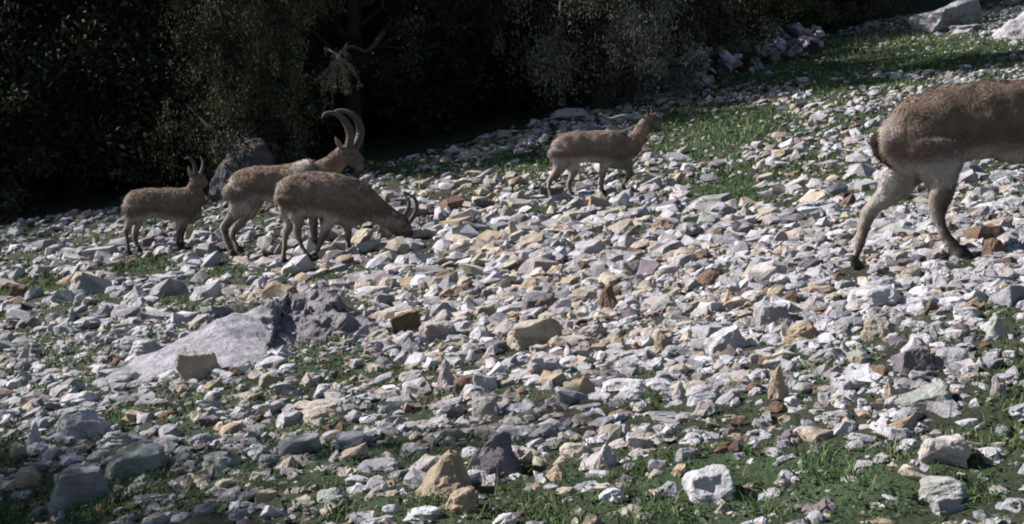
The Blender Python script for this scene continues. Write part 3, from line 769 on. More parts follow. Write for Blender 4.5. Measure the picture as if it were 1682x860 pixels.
def tree_mesh(kind, seed):
    rng = np.random.RandomState(seed)
    mb = MB(); cs, rr = [], []
    if kind == 'oak':
        hgt = 7.5; tr = cr([(0, 0, -.3, .26), (.08, .05, 1.2, .2), (-.1, .1, 2.8, .16), (.1, -.1, 4.6, .1), (0, 0, 6.4, .04)], 5)
        mb.tube(tr[:, :3], tr[:, 3], 9)
        for k in range(26):
            z0 = .9 + 5 * (k / 26) + rng.rand() * .3; a = k * 2.4 + rng.rand()
            L = (2.9 if z0 < 4.5 else 2.0) * (.75 + .4 * rng.rand()); dz = rng.uniform(-.35, .9)
            p0 = np.array([np.interp(z0, tr[:, 2], tr[:, 0]), np.interp(z0, tr[:, 2], tr[:, 1]), z0])
            p2 = p0 + np.array([math.cos(a) * L, math.sin(a) * L, dz]); p1 = (p0 + p2) / 2 + np.array([0, 0, .3])
            br = cr([(*p0, .07), (*p1, .04), (*p2, .012)], 4); mb.tube(br[:, :3], br[:, 3], 6)
            for t in (.35, .5, .65, .8, .95, 1.05):
                q = p0 + (p2 - p0) * t
                for _ in range(3):
                    cs.append(q + rng.randn(3) * np.array([.35, .35, .3])); rr.append(rng.uniform(.22, .48))
        per, size, pal, flat = 75, .042, [(.022, .027, .018), (.028, .033, .021), (.020, .025, .017), (.033, .037, .026)], .7
    elif kind in ('juniper', 'olive'):
        wd = 1.0 if kind == 'juniper' else 1.45
        tr = cr([(0, 0, -.2, .2), (.05, 0, 1.5, .13), (0, .05, 3.4, .07), (0, 0, 5.0, .02)], 4); mb.tube(tr[:, :3], tr[:, 3], 8)
        for k in range(60):
            z0 = .1 + 4.6 * (k / 60); a = k * 2.4 + rng.rand(); L = (1.45 - .08 * z0 + .2 * math.sin(3 * z0)) * (.8 + .4 * rng.rand()); L = max(L, .25) * wd
            p0 = np.array([0, 0, z0]); p2 = p0 + np.array([math.cos(a) * L, math.sin(a) * L, rng.uniform(0, .45)])
            br = cr([(*p0, .04), (*((p0 + p2) / 2), .025), (*p2, .008)], 3); mb.tube(br[:, :3], br[:, 3], 5)
            for t in (.35, .55, .75, .9, 1.0):
                for _ in range(3):
                    cs.append(p0 + (p2 - p0) * t + rng.randn(3) * .15 * wd); rr.append(rng.uniform(.12, .30) * wd)
        per, size, pal, flat = (90, .024, [(.17, .17, .13), (.12, .125, .09), (.23, .225, .18), (.07, .078, .055)], 1.1) if kind == 'juniper' else (80, .030, [(.058, .068, .034), (.045, .054, .028), (.075, .084, .048)], .9)
    else:  # bush
        tr = cr([(0, 0, -.1, .09), (.05, 0, .5, .06), (0, .05, 1.1, .03)], 4); mb.tube(tr[:, :3], tr[:, 3], 6)
        for k in range(26):
            a = k * 2.4; L = 1.0 * (.5 + .6 * rng.rand()); z = rng.uniform(.2, 1.7)
            p0 = np.array([0, 0, .15 + .3 * rng.rand()]); p2 = np.array([math.cos(a) * L, math.sin(a) * L, z])
            br = cr([(*p0, .025), (*((p0 + p2) / 2 + np.array([0, 0, .1])), .015), (*p2, .006)], 3); mb.tube(br[:, :3], br[:, 3], 5)
            for t in (.5, .7, .85, 1.0):
                for _ in range(2):
                    cs.append(p0 + (p2 - p0) * t + rng.randn(3) * .16); rr.append(rng.uniform(.14, .3))
        per, size, pal, flat = 70, .030, [(.09, .095, .05), (.07, .08, .042), (.11, .11, .07)], .8
    if kind == 'scrub': pal = [(.026, .032, .021), (.034, .040, .024), (.045, .05, .032)]
    V, Fq, c = leaf_cloud(np.array(cs), np.array(rr), per, size, rng, pal, flat)
    crown = mesh_np('crown', V, Fq, M_leaf, c)
    trunk = mb.mesh('trunk', M_bark); put_col(trunk, np.tile((.035, .03, .026), (len(trunk.vertices), 1)))
    return trunk, crown

T = {'oak': [tree_mesh('oak', 3), tree_mesh('oak', 8), tree_mesh('oak', 21)], 'juniper': [tree_mesh('juniper', 5)], 'olive': [tree_mesh('olive', 31)], 'scrub': [tree_mesh('scrub', 14)], 'bush': [tree_mesh('bush', 6), tree_mesh('bush', 9)]}
def tree(kind, var, x, y, sc, rz, label, group=None, name=None):
    e = bpy.data.objects.new(name or {'scrub': 'dark_shrub', 'olive': 'evergreen_tree', 'oak': 'oak_tree', 'juniper': 'juniper_tree', 'bush': 'bush'}[kind], None); COL.objects.link(e)
    e.location = (x, y, H(x, y) - .05); e.rotation_euler = (0, 0, rz); e.scale = (sc[0], sc[0], sc[1]) if isinstance(sc, tuple) else (sc, sc, sc)
    e['label'] = label; e['category'] = 'bush' if kind in ('bush', 'scrub') else 'tree'
    if group: e['group'] = group
    t, c = T[kind][var % len(T[kind])]
    add('trunk' if kind not in ('bush', 'scrub') else 'stem', t, e); add('crown', c, e)
    return e
def ax(px, y): return (px - CX) / F * y
WG = 'evergreen trees of the dark wood'
front = [
 ('oak', 0, ax(-60, 20.5), 20.5, 1.0, .3, 'dark evergreen tree at the far left edge of the wood'),
 ('oak', 1, ax(110, 20.7), 20.7, 1.05, 1.7, 'dark evergreen tree with bare limbs, above and left of the smallest ibex'),
 ('oak', 2, ax(280, 21.0), 21.0, 1.0, 4.0, 'black shaded tree directly behind the smallest ibex'),
 ('olive', 0, ax(408, 17.5), 17.5, (.46, .95), 2.9, 'green tree whose hanging crown catches light above the dark rounded boulder'),
 ('oak', 1, ax(610, 23.6), 23.6, .95, 5.2, 'black shaded tree right of the big curved horns'),
 ('olive', 0, ax(790, 24.0), 24.0, 1.0, .9, 'black shaded tree left of the grey juniper'),
 ('juniper', 0, ax(985, 20.5), 20.5, (.88, 1.4), 0., 'dense grey green juniper standing above the far walking ibex'),
 ('juniper', 0, ax(890, 22.8), 22.8, (.9, 1.15), 2.0, 'taller juniper just left of and behind the dense grey green juniper'),
 ('bush', 0, ax(1110, 24.5), 24.5, 1.25, .5, 'olive bush behind the left end of the rock heap'),
 ('bush', 1, ax(1200, 26.2), 26.2, 1.25, 1.5, 'olive bush behind the middle of the rock heap'),
 ('bush', 0, ax(1290, 28.0), 28.0, 1.2, 2.5, 'yellowish bush behind the right end of the rock heap'),
 ('bush', 1, ax(1208, 23.0), 23.0, .36, 3.5, 'small round green bush growing in the rock heap'),
 ('bush', 1, ax(1608, 29.5), 29.5, .55, 5.5, 'dark rounded bush between the two big boulders at top right'),
 ('olive', 0, -5.1, 4.15, (.66, .86), 1.0, 'small leafy tree just beyond the left edge, shading the lower left stones'),
 ('scrub', 0, ax(20, 19.2), 19.2, 1.6, .4, 'black green shrub at the far left edge of the wood'),
 ('scrub', 0, ax(130, 19.6), 19.6, 1.7, 1.9, 'black green shrub left of the smallest ibex'),
 ('scrub', 0, ax(262, 19.4), 19.4, 1.6, 3.1, 'black green shrub right behind the smallest ibex'),
 ('scrub', 0, ax(700, 21.4), 21.4, 1.6, 4.2, 'black green shrub between the two groups of ibex, nearest the male'),
 ('scrub', 0, ax(840, 22.4), 22.4, 1.6, 5.2, 'black green shrub left of the juniper, above the far ibex rump'),
 ('oak', 1, ax(585, 19.6), 19.6, (.62, .8), 2.2, 'dim tree with the pale dead branch, directly behind the big curved horns'),
 ('bush', 0, ax(870, 25.0), 25.0, 1.7, 1.1, 'dark leafy bush left of the taller juniper'),
 ('bush', 1, ax(1030, 26.0), 26.0, 1.6, 2.2, 'olive bush showing right of the dense grey green juniper'),
 ('bush', 0, ax(1380, 30.5), 30.5, 1.3, 5.5, 'dark bush at the top of the meadow left of the cracked grey boulder'),
]
for fr_ in front: tree(*fr_)
k = 0
for (pa, ya) in [(-420, 20.5), (-700, 20), (-300, 22.5), (-560, 23), (-170, 22.5), (20, 23), (190, 23.5), (380, 23), (540, 22.6), (690, 25), (850, 29), (1000, 30.5), (-60, 27), (130, 28), (320, 28), (500, 28), (680, 29), (850, 30), (1020, 31),
                 (1120, 33), (1210, 35), (1310, 37), (1400, 38), (1480, 39), (1570, 41), (1660, 42), (1750, 41)]:
    tree('oak', k, ax(pa, ya), ya, 1.05 + .1 * (k % 3), k * 1.3, 'shaded evergreen tree deep in the dark wood, one of many alike', WG); k += 1

# dense wood behind everything
rng = np.random.RandomState(44)
cs, rr = [], []
for _ in range(900):
    X = rng.uniform(-26, 34); Y = rng.uniform(40, 58) if X > 6 else rng.uniform(31, 44)
    cs.append((X, Y, H(X, Y) + rng.uniform(0, 11))); rr.append(rng.uniform(1.0, 2.0))
V, Fq, c = leaf_cloud(np.array(cs), np.array(rr), 110, .2, rng, [(.045, .055, .03), (.038, .045, .028)], .8)
me = mesh_np('distant_wood', V, Fq, M_leaf, c)
add('distant_wood', me, label='dark mass of distant wood closing the view behind the trees', kind='stuff')

# a dead, lit spray hanging out of the wood
mb = MB(); rng = np.random.RandomState(12)
yy = 17.4; p0 = np.array([ax(556, yy), yy, (CY - 92) / F * yy])
lv = []
for k in range(26):
    a = rng.uniform(-.9, .9); L = rng.uniform(.2, .62)
    end = p0 + np.array([math.sin(a) * L * .75, rng.uniform(-.2, .2), -math.cos(a) * L])
    br = cr([(*p0, .008), (*((p0 + end) / 2 + rng.randn(3) * .03), .006), (*end, .003)], 4); mb.tube(br[:, :3], br[:, 3], 5)
    for t in np.linspace(.3, 1, 5): lv.append(p0 + (end - p0) * t + rng.randn(3) * .02)
for q in range(7):       # forked support running back into the crown
    e0 = p0 + np.array([rng.uniform(-.3, .2), rng.uniform(.5, 1.4), rng.uniform(-.25, .2)]); md = (p0 + e0) / 2 + rng.randn(3) * .1
    br = cr([(*e0, .009), (*md, .008), (*p0, .005)], 5); mb.tube(br[:, :3], br[:, 3], 5)
    for t in np.linspace(.1, .9, 6): lv.append(p0 + (e0 - p0) * t + rng.randn(3) * .05)
lm = MB(); br = cr([(*p0, .012), (*(p0 + np.array([.08, .6, .22])), .02), (*(p0 + np.array([.25, 1.3, .28])), .03), (*(p0 + np.array([.4, 2.1, .7])), .045)], 5); lm.tube(br[:, :3], br[:, 3], 7)
root = bpy.data.objects.new('dead_branch', None); COL.objects.link(root); root['label'] = 'pale dead branch hanging out of the dark wood above the big horns'; root['category'] = 'branch'
tw = mb.mesh('twigs', M_bark); put_col(tw, np.tile((.26, .23, .19), (len(tw.vertices), 1))); add('twigs', tw, root)
li = lm.mesh('limb', M_bark); put_col(li, np.tile((.09, .08, .07), (len(li.vertices), 1))); add('limb', li, root)
V, Fq, c = leaf_cloud(np.array(lv), np.full(len(lv), .05), 9, .018, rng, [(.20, .20, .13), (.24, .22, .15)], 1)
add('dry_leaves', mesh_np('dry_leaves', V, Fq, M_leaf, c), root, kind='stuff')

# pale fallen branch near the head of the far ibex
mb = MB(); yy = 17.6
pts = [(985, 186, .012), (1002, 195, .022), (1022, 190, .024), (1040, 194, .02), (1060, 192, .012)]
P = cr([(ax(a, yy), yy, (CY - b) / F * yy, r) for a, b, r in pts], 5); mb.tube(P[:, :3], P[:, 3], 8)
fb = mb.mesh('fallen_branch', M_bark); put_col(fb, np.tile((.24, .225, .21), (len(fb.vertices), 1)))
add('fallen_branch', fb, label='pale bare branch lying at the wood edge behind the far ibex head', cat='branch')

# ------------------------------------------------------------------ ibex
def ibex(name, org, sc, yc, torso, widths, neck, legs, horns, ears, tail, eye, beard, label, voxel, fur_n, fur_len, fur_w, base, lat, face_dark=.6, cat='ibex', inner=.35):
    ox, oy = org
    def W(zx, zy, o=0.):
        y = yc + o
        return np.array([(ox + zx / sc - CX) / F * y, y, (CY - (oy + zy / sc)) / F * y])
    k = yc / F / sc                      # metres per zoomed pixel
    mb = MB()
    st = cr([(x, a, b, w) for (x, a, b), w in zip(torso, widths)], 4)
    C = np.array([W(x, (a + b) / 2) for x, a, b, w in st]); A = np.array([(0, 0, (b - a) / 2 * k) for x, a, b, w in st]); B = np.array([(0, w * .9, 0) for x, a, b, w in st])
    mb.ring_tube(C, A, B, 28)
    def limb(nodes, off, wr=.8, taper_off=0.):
        n = cr([(*(q if len(q) == 4 else (*q, wr)),) for q in nodes], 5)
        m = len(n)
        P = np.array([W(q[0], q[1], off + taper_off * (i / (m - 1))) for i, q in enumerate(n)])
        return P, n[:, 2] * k, n[:, 3]
    def perp(P):
        Tn = np.gradient(P, axis=0); Tn[:, 1] = 0; Tn /= np.linalg.norm(Tn, axis=1)[:, None] + 1e-9
        return np.stack([-Tn[:, 2], np.zeros(len(P)), Tn[:, 0]], 1)
    P, r, wr = limb(neck, 0., .62)
    mb.ring_tube(P, perp(P) * r[:, None], np.array([(0, a * b, 0) for a, b in zip(r, wr)]), 20)
    headP = P
    chains, feet = [], []
    for nodes, side in legs:
        off = side * lat
        nd = [(*q, (.42 if i == 0 else (.55 if i == 1 else .8))) if len(q) == 3 else q for i, q in enumerate(nodes)]
        q0 = nd[0]; ln = nd[1][1] - q0[1]
        nd = [(q0[0] + (q0[0] - nd[1][0]) * .5, q0[1] - .75 * q0[2], q0[2] * .30, .4)] + nd
        P, r, wr = limb(nd, off)
        P[:5, 1] -= side * lat * np.linspace(.75, .15, 5)
        fx, fy, fz = P[-1]
        d = H(fx, fy) + .03 - fz
        z0, z1 = P[:, 2].max(), P[-1, 2]
        t = np.clip((z0 - P[:, 2]) / (z0 - z1), 0, 1)
        P[:, 2] += d * t ** 1.5
        mb.ring_tube(P, perp(P) * r[:, None], np.array([(0, a * b, 0) for a, b in zip(r, wr)]), 16)
        chains.append(P); feet.append((P[-1].copy(), P[-1] - P[-4], r[-1]))
    for tn in [tail]:
        P, r, wr = limb(tn, 0., .6); mb.ring_tube(P, perp(P) * r[:, None], np.array([(0, a * b, 0) for a, b in zip(r, wr)]), 12)
        tailP = P
    raw = mb.mesh('raw', None)
    o = bpy.data.objects.new('raw', raw); COL.objects.link(o)
    m = o.modifiers.new('r', 'REMESH'); m.mode = 'VOXEL'; m.voxel_size = voxel; m.use_smooth_shade = True
    m = o.modifiers.new('s', 'SMOOTH'); m.iterations = 5; m.factor = .5
    dg = bpy.context.evaluated_depsgraph_get(); dg.update()
    me = bpy.data.meshes.new_from_object(o.evaluated_get(dg))
    bpy.data.objects.remove(o); bpy.data.meshes.remove(raw)
    me.name = name + '_body'
    n = len(me.vertices); co = np.zeros(n * 3, np.float32); me.vertices.foreach_get('co', co); co = co.reshape(-1, 3).astype(float)
    no = np.zeros(n * 3, np.float32); me.vertices.foreach_get('normal', no); no = no.reshape(-1, 3)
    # soft lumps of muscle and ribs
    disp = np.array([noise.fractal(Vector(c) * 9, .9, 2, 3) for c in co]) * .011
    co = co + no * disp[:, None]
    me.vertices.foreach_set('co', co.astype(np.float32).ravel())
    me.update()
    # coat colours
    base = np.array(base)
    col = np.tile(base, (n, 1))
    bot = np.interp(co[:, 0], C[:, 0], C[:, 2] - A[:, 2]); top = np.interp(co[:, 0], C[:, 0], C[:, 2] + A[:, 2])
    tz = (co[:, 2] - bot) / (top - bot + 1e-6)
    def mixc(m_, c): 
        m_ = np.clip(m_, 0, 1)[:, None]
        return col * (1 - m_) + np.array(c) * m_
    x0, x1 = C[0, 0], C[-1, 0]
    nz = np.array([noise.noise(Vector(c) * 7) for c in co])
    col = mixc(np.clip((.22 - tz + nz * .06) * 7, 0, 1) * (no[:, 2] < .25) * (tz > -.25) * .85, (.50, .46, .41))
    col = mixc(np.clip(1 - np.abs(tz - .25) * 7, 0, 1) * (co[:, 0] > x0 + .25 * (x1 - x0)) * .3, base * .45)
    col = mixc(np.clip((tz - .9) * 8, 0, 1) * .3, base * 1.25)
    dl = np.full(n, 9.); lt = np.zeros(n)
    for P in chains:
        q = np.linspace(0, len(P) - 1, 16).astype(int)
        for j in q:
            d = np.linalg.norm(co - P[j], axis=1); mm = d < dl
            dl = np.where(mm, d, dl); lt = np.where(mm, j / (len(P) - 1), lt)
    leg = (dl < .075) & (tz < .08)
    lw = leg * np.clip((lt - .3) * 4, 0, 1)
    col = mixc(lw * .55, base * .75)
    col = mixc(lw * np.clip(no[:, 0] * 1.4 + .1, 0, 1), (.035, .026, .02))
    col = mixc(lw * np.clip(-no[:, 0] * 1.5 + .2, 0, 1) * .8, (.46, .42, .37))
    # pale inner fur of the far legs, sunlight on it whitened into the colour
    dfar = np.full(n, 9.)
    for ci in [c_ for c_, l_ in enumerate(legs) if l_[1] > 0]:
        P = chains[ci]; dfar = np.minimum(dfar, np.min(np.linalg.norm((co[:, None, :] - P[None, ::2, :]) * np.array([.7, 1, .7]), axis=2), axis=1))
    col = mixc((dfar < .06) * (co[:, 1] > yc + .01) * np.clip(-no[:, 1] * 1.5, 0, 1) * (tz < .12) * np.clip(1.3 - lt * 1.8, 0, 1) * inner, (.64, .61, .58))
    # pale rump patch around the tail, dark tail
    dr = np.linalg.norm((co - C[0]) * np.array([1, .7, .8]), axis=1)
    col = mixc(np.clip((.12 - dr) * 12, 0, 1) * .6, (.46, .42, .38))
    dt = np.min(np.linalg.norm(co[:, None, :] - tailP[None, 3:, :], axis=2), axis=1)
    col = mixc(np.clip((.022 + tail[1][2] * k - dt) * 60, 0, 1), (.05, .035, .028))
    # head and throat
    hd = np.min(np.linalg.norm(co[:, None, :] - headP[None, -8:, :], axis=2), axis=1)
    col = mixc(np.clip((.12 - hd) * 14, 0, 1) * face_dark, base * .5)
    col = mixc(np.clip(.5 + nz * 1.8, 0, 1) * .4, base * .6)
    nz2 = np.array([noise.noise(Vector(c) * 22) for c in co])
    col = mixc(np.clip(.3 + nz2 * 2, 0, 1) * .3, base * 1.35)
    col = mixc(np.clip(1 - np.abs(tz - .34) * 6, 0, 1) * (tz > .1) * .4, base * .5)
    xs = (co[:, 0] - x0) / (x1 - x0)
    col = mixc(np.clip((xs - .72) * 5, 0, 1) * np.clip(1.1 - tz, 0, 1) * .5, base * .45)      # dark chest and throat
    if 'huge back-curved' in label: col = mixc(np.clip(1 - np.abs(xs - .80) * 7, 0, 1) * np.clip((tz - .6) * 4, 0, 1), (.46, .42, .37))
    col = mixc(np.clip(1 - np.abs(xs - .62) * 9, 0, 1) * np.clip((tz - .55) * 3, 0, 1) * .45, base * 1.5)
    put_col(me, col)
    me.materials.clear(); me.materials.append(M_coat)
    me.polygons.foreach_set('use_smooth', np.ones(len(me.polygons), bool))
    root = bpy.data.objects.new(name, None); COL.objects.link(root)
    org_w = np.array([C[:, 0].mean(), yc, 0.]); org_w[2] = H(org_w[0], yc)
    root.location = org_w; root['label'] = label; root['category'] = cat; root['group'] = 'ibex on the stony slope'
    inv = -Vector(org_w)
    def child(nm, mesh, lab=None, kind=None):
        mesh.transform(Matrix.Translation(inv)); return add(nm, mesh, root, label=lab, kind=kind)
    # fur
    me.calc_loop_triangles()
    nt_ = len(me.loop_triangles); ti = np.zeros(nt_ * 3, np.int32); me.loop_triangles.foreach_get('vertices', ti); ti = ti.reshape(-1, 3)
    v = co[ti]; ar = np.linalg.norm(np.cross(v[:, 1] - v[:, 0], v[:, 2] - v[:, 0]), axis=1); fr_rng = np.random.RandomState(3)
    sel = fr_rng.choice(nt_, fur_n, p=ar / ar.sum())
    bc = fr_rng.dirichlet((1, 1, 1), fur_n)
    O = (v[sel] * bc[:, :, None]).sum(1); Nn = no[ti[sel]].mean(1); Nn /= np.linalg.norm(Nn, axis=1)[:, None] + 1e-9
    cc = col[ti[sel, 0]]
    onleg = (lw[ti[sel, 0]] > .3)
    wv = np.array([noise.noise_vector(Vector(c) * 10)[:] for c in O[:: max(1, fur_n // 4000)]]); wv = np.repeat(wv, max(1, fur_n // 4000), 0)[:fur_n] if False else None
    flow = np.where(onleg[:, None], np.array([-.1, 0, -1.]), np.array([-.8, 0, -.65]))
    sw_ = np.stack([np.sin(37 * O[:, 2] + 11 * O[:, 0]), np.zeros(fur_n), np.sin(41 * O[:, 0] + 9 * O[:, 2])], 1) * .55
    flow = flow + sw_ + fr_rng.randn(fur_n, 3) * .28
    flow = flow - Nn * (flow * Nn).sum(1)[:, None]; flow /= np.linalg.norm(flow, axis=1)[:, None] + 1e-9
    Ln = fur_len * (.5 + fr_rng.rand(fur_n)) * np.where(onleg, .45, 1.)
    D = (flow + Nn * .32) * Ln[:, None]; S = np.cross(Nn, flow) * (fur_w * (.6 + .8 * fr_rng.rand(fur_n)))[:, None]
    Vv = np.stack([O - S - Nn * .001, O + S - Nn * .001, O + D], 1).reshape(-1, 3)
    fm = mesh_np('fur', Vv, np.arange(fur_n * 3).reshape(-1, 3), M_fur, np.repeat(cc * (.75 + .55 * fr_rng.rand(fur_n, 1)), 3, 0))
    body = child('body', me)
    fo = child('fur', fm, kind='stuff')
    # horns
    for nodes, off, off2 in horns:
        n = cr(nodes, 12); m_ = len(n)
        P = np.array([W(q[0], q[1], off + (off2 - off) * (i / (m_ - 1))) for i, q in enumerate(n)])
        r = n[:, 2] * k * (.84 if n[0, 2] > 22 else 1.) * (1 + (.05 if n[0, 2] > 22 else .10) * np.sin(np.arange(m_) * 1.7))
        h = MB(); h.ring_tube(P, perp(P) * r[:, None], np.array([(0, a * .7, 0) for a in r]), 10)
        hm = h.mesh('horn', M_horn); put_col(hm, np.tile((.062, .048, .039), (len(hm.vertices), 1))); child('horn', hm)
    # ears
    for a, b, r0, off, off2 in ears:
        p0, p2 = W(*a, off), W(*b, off2)
        t = np.array([0, .25, .5, .75, 1]); P = p0 + (p2 - p0) * t[:, None]; r = r0 * k * np.array([.5, 1, .95, .6, .12])
        e = MB(); e.ring_tube(P, perp(P) * r[:, None], np.array([(0, q * .35 + .002, 0) for q in r]), 10)
        em = e.mesh('ear', M_coat); put_col(em, np.tile(base * 1.15, (len(em.vertices), 1))); child('ear', em)
    # eyes
    for s_ in (-1, 1):
        p = W(eye[0], eye[1], s_ * eye[2])
        bm = bmesh.new(); bmesh.ops.create_uvsphere(bm, u_segments=12, v_segments=8, radius=.012, matrix=Matrix.Translation(Vector(p))); em = bpy.data.meshes.new('eye'); bm.to_mesh(em); bm.free()
        em.materials.append(M_eye); em.polygons.foreach_set('use_smooth', np.ones(len(em.polygons), bool)); child('eye', em)
    # hooves: two-toed
    for p, dr_, r in feet:
        gz = H(p[0], p[1]) + .018
        h = MB()
        for s_ in (-1, 1):
            Pq = np.array([(p[0] - .005, p[1] + s_ * r * .42, gz + .05), (p[0] + .006, p[1] + s_ * r * .42, gz + .028), (p[0] + .022, p[1] + s_ * r * .42, gz + .002), (p[0] + .028, p[1] + s_ * r * .42, gz - .008)])
            rr_ = np.array([.75, 1.0, 1.15, 1.1]) * r * .9
            h.ring_tube(Pq, np.array([(q, 0, 0) for q in rr_]), np.array([(0, q * .48, 0) for q in rr_]), 10)
        child('hoof', h.mesh('hoof', M_hoof))
    if beard:
        n = cr(beard, 4); P = np.array([W(q[0], q[1], 0) for q in n]); r = n[:, 2] * k
        h = MB(); h.ring_tube(P, perp(P) * r[:, None], np.array([(0, q * .5, 0) for q in r]), 8); bmh = h.mesh('beard', M_fur); put_col(bmh, np.tile(base * .35, (len(bmh.vertices), 1))); child('beard', bmh)
    return root

BASE = (.205, .152, .118)
# smallest ibex, left
ibex('ibex', (180, 150), 2.867, 13.45,
     [(68, 515, 548), (82, 488, 600), (110, 467, 622), (150, 459, 614), (200, 456, 598), (260, 455, 600), (320, 453, 618), (370, 450, 626), (402, 460, 616), (428, 482, 590)],
     [.03, .075, .10, .115, .12, .125, .12, .11, .09, .06],
     [(385, 520, 66), (400, 470, 46), (408, 432, 32), (412, 408, 27), (428, 414, 25), (446, 430, 19), (458, 440, 13)],
     [([(112, 545, 60), (106, 592, 36), (90, 635, 20), (76, 668, 14), (82, 705, 11), (86, 745, 10), (88, 778, 13)], -1),
      ([(140, 555, 50), (138, 608, 26), (122, 655, 16), (118, 690, 12), (128, 722, 10), (138, 752, 12)], 1),
      ([(350, 560, 50), (332, 610, 28), (326, 655, 15), (322, 700, 12), (322, 735, 11), (325, 755, 13)], -1),
      ([(375, 570, 40), (352, 615, 22), (342, 660, 14), (340, 700, 11), (340, 735, 12)], 1)],
     [([(404, 398, 11), (403, 362, 10), (394, 332, 9), (374, 314, 7), (352, 316, 3)], -.02, -.06), ([(424, 396, 10), (438, 362, 9), (440, 332, 7), (428, 306, 3)], .02, .05)],
     [((388, 408), (370, 352), 10, -.02, -.05)], [(78, 530, 11), (64, 514, 9), (60, 494, 4)], (430, 408, .036), None,
     'smallest ibex with short horns, standing alone at the left against the dark wood', .0105, 9000, .022, .0045, np.array(BASE) * .95, .055, .3)
# big-horned male
ibex('ibex', (180, 150), 2.867, 12.4,
     [(568, 420, 455), (582, 392, 530), (610, 371, 560), (650, 356, 545), (700, 350, 515), (760, 348, 522), (820, 346, 548), (870, 338, 565), (910, 322, 572), (945, 318, 575), (978, 336, 560), (1005, 372, 530)],
     [.04, .10, .135, .15, .155, .16, .17, .17, .165, .15, .12, .08],
     [(955, 430, 95), (1008, 385, 66), (1052, 348, 52), (1088, 312, 46), (1120, 292, 44), (1152, 318, 36), (1176, 348, 26), (1188, 366, 17)],
     [([(620, 470, 90), (615, 540, 60), (580, 600, 31), (541, 650, 21), (548, 700, 15), (562, 750, 14), (578, 790, 17)], -1),
      ([(665, 470, 80), (660, 550, 50), (625, 620, 28), (586, 665, 19), (582, 710, 14), (595, 750, 13), (610, 780, 16)], 1),
      ([(930, 490, 70), (955, 560, 35), (962, 610, 22), (963, 660, 17), (965, 700, 15), (968, 728, 17)], -1),
      ([(1000, 500, 60), (1004, 570, 30), (1008, 620, 20), (1010, 670, 15), (1012, 715, 16)], 1)],
     [([(1126, 268, 25), (1134, 210, 24), (1122, 164, 22), (1092, 122, 18), (1050, 101, 13), (1012, 106, 8), (1000, 126, 3)], -.03, -.08),
      ([(1148, 276, 25), (1176, 222, 24), (1180, 170, 22), (1158, 122, 18), (1116, 94, 13), (1076, 88, 8), (1052, 96, 3)], .04, .08)],
     [((1092, 268), (1062, 212), 13, -.04, -.08)], [(582, 428, 13), (566, 418, 10), (556, 430, 5)], (1140, 298, .052), [(1160, 352, 14), (1166, 385, 13), (1170, 425, 4)],
     'large male ibex with huge back-curved horns, standing behind the grazing one', .012, 12000, .025, .005, np.array(BASE) * .97, .075)
# grazing female
ibex('ibex', (420, 160), 2.867, 11.1,
     [(96, 418, 450), (112, 396, 520), (150, 371, 565), (200, 352, 566), (270, 345, 560), (330, 350, 574), (400, 362, 602), (450, 372, 616), (490, 386, 600), (522, 412, 585)],
     [.035, .095, .125, .14, .15, .155, .15, .13, .11, .08],
     [(470, 485, 98), (530, 508, 72), (590, 545, 56), (640, 572, 50), (672, 592, 52), (696, 628, 46), (712, 664, 34), (720, 692, 22)],
     [([(180, 465, 84), (190, 532, 50), (200, 592, 29), (197, 642, 20), (212, 700, 14), (232, 745, 13), (252, 780, 15)], -1),
      ([(152, 470, 66), (152, 550, 42), (160, 602, 25), (146, 650, 19), (138, 700, 13), (132, 755, 12), (130, 792, 15)], 1),
      ([(405, 500, 80), (362, 560, 44), (336, 612, 27), (318, 662, 18), (300, 710, 14), (286, 750, 13), (280, 780, 15)], -1),
      ([(430, 560, 45), (432, 620, 22), (434, 670, 16), (436, 705, 13), (440, 735, 14)], 1)],
     [([(722, 590, 12), (750, 548, 12), (759, 506, 10), (744, 470, 7), (706, 456, 2.5)], -.03, -.07), ([(690, 572, 12), (716, 530, 11.5), (722, 495, 9), (708, 468, 4.5), (684, 460, 2)], .03, .06)],
     [((664, 560), (638, 528), 11, -.04, -.09)], [(112, 428, 13), (94, 434, 9), (82, 442, 3)], (700, 606, .05), [(700, 690, 9), (694, 715, 3)],
     'grazing ibex with lowered head and small ringed horns, in front of the male', .0105, 13000, .022, .0042, np.array(BASE), .068)
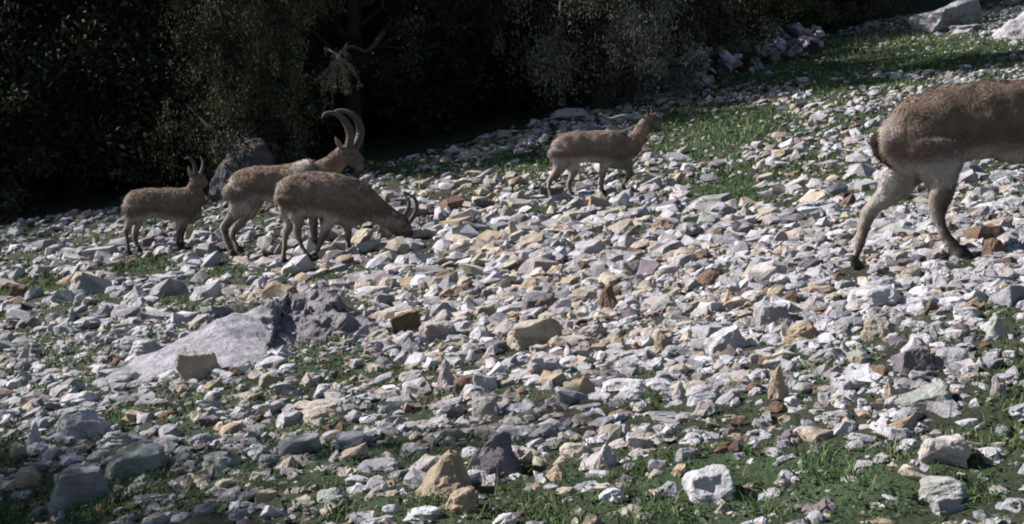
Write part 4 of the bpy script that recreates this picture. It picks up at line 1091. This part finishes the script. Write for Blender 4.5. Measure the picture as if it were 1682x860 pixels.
# far walking ibex
ibex('ibex', (860, 140), 3.91, 12.6,
     [(174, 376, 404), (190, 356, 470), (220, 333, 502), (260, 310, 512), (310, 298, 502), (380, 291, 494), (450, 289, 494), (520, 286, 512), (580, 284, 532), (630, 296, 532), (668, 322, 510), (692, 350, 476)],
     [.022, .065, .09, .105, .11, .115, .12, .12, .115, .10, .08, .05],
     [(640, 405, 98), (692, 380, 74), (735, 330, 55), (768, 280, 45), (792, 236, 38), (812, 214, 34), (838, 236, 28), (858, 262, 20), (868, 282, 13)],
     [([(235, 430, 80), (235, 500, 60), (215, 560, 34), (174, 622, 20), (162, 665, 15), (170, 715, 12), (178, 775, 14)], -1),
      ([(300, 470, 60), (320, 545, 34), (305, 590, 20), (288, 625, 16), (298, 665, 12), (315, 700, 14)], 1),
      ([(575, 440, 75), (532, 500, 42), (510, 555, 27), (505, 610, 19), (500, 660, 15), (502, 700, 15), (506, 725, 17)], -1),
      ([(640, 470, 60), (675, 540, 30), (688, 580, 20), (664, 620, 16), (644, 650, 13), (638, 690, 14)], 1)],
     [([(800, 194, 9), (798, 162, 8), (784, 142, 5), (762, 140, 2.5)], -.02, -.04), ([(818, 192, 8), (824, 160, 7), (812, 138, 4), (794, 133, 2)], .02, .04)],
     [((786, 212), (752, 196), 10, -.03, -.07), ((824, 200), (852, 172), 9, .03, .06)], [(188, 390, 14), (172, 386, 10), (164, 400, 5)], (830, 222, .036), None,
     'slim ibex walking uphill to the right in the middle distance, head raised', .0095, 10000, .020, .004, np.array(BASE) * 1.08, .052)
# nearest ibex, cut by the right edge
ibex('ibex', (1340, 100), 2.263, 5.75,
     [(232, 255, 300), (248, 230, 370), (290, 182, 402), (340, 146, 415), (400, 119, 420), (460, 101, 402), (520, 90, 380), (600, 79, 362), (700, 73, 370), (774, 70, 378), (900, 72, 392), (1050, 70, 420), (1150, 64, 430), (1230, 78, 415), (1290, 125, 370)],
     [.03, .07, .10, .12, .132, .138, .142, .148, .152, .156, .16, .16, .145, .12, .08],
     [(1215, 235, 140), (1310, 160, 95), (1380, 95, 72), (1430, 35, 60), (1460, -10, 56), (1510, 0, 48), (1560, 40, 34), (1590, 65, 22)],
     [([(455, 300, 135), (460, 400, 86), (468, 480, 52), (456, 560, 37), (460, 610, 28), (478, 660, 22), (508, 708, 19), (542, 748, 23)], -1),
      ([(360, 330, 105), (315, 425, 78), (268, 500, 52), (207, 565, 31), (187, 605, 23), (167, 680, 17), (150, 740, 15), (140, 785, 22)], 1),
      ([(1150, 330, 100), (1130, 440, 48), (1128, 520, 30), (1120, 600, 24), (1118, 660, 19), (1122, 700, 22)], -1),
      ([(1190, 330, 90), (1200, 440, 44), (1205, 520, 28), (1190, 600, 22), (1185, 650, 18), (1190, 690, 20)], 1)],
     [([(1440, -55, 18), (1420, -110, 16), (1380, -150, 12), (1330, -160, 5)], -.03, -.06), ([(1455, -55, 18), (1440, -110, 16), (1400, -150, 12), (1350, -165, 5)], .03, .06)],
     [((1430, -30), (1370, -40), 18, -.05, -.1)], [(236, 262, 14), (224, 290, 17), (232, 340, 15), (256, 385, 6)], (1490, -15, .05), None,
     'nearest and largest ibex, its head cut off by the right edge, walking right', .0085, 60000, .020, .0019, np.array(BASE) * .92, .07, inner=1.)
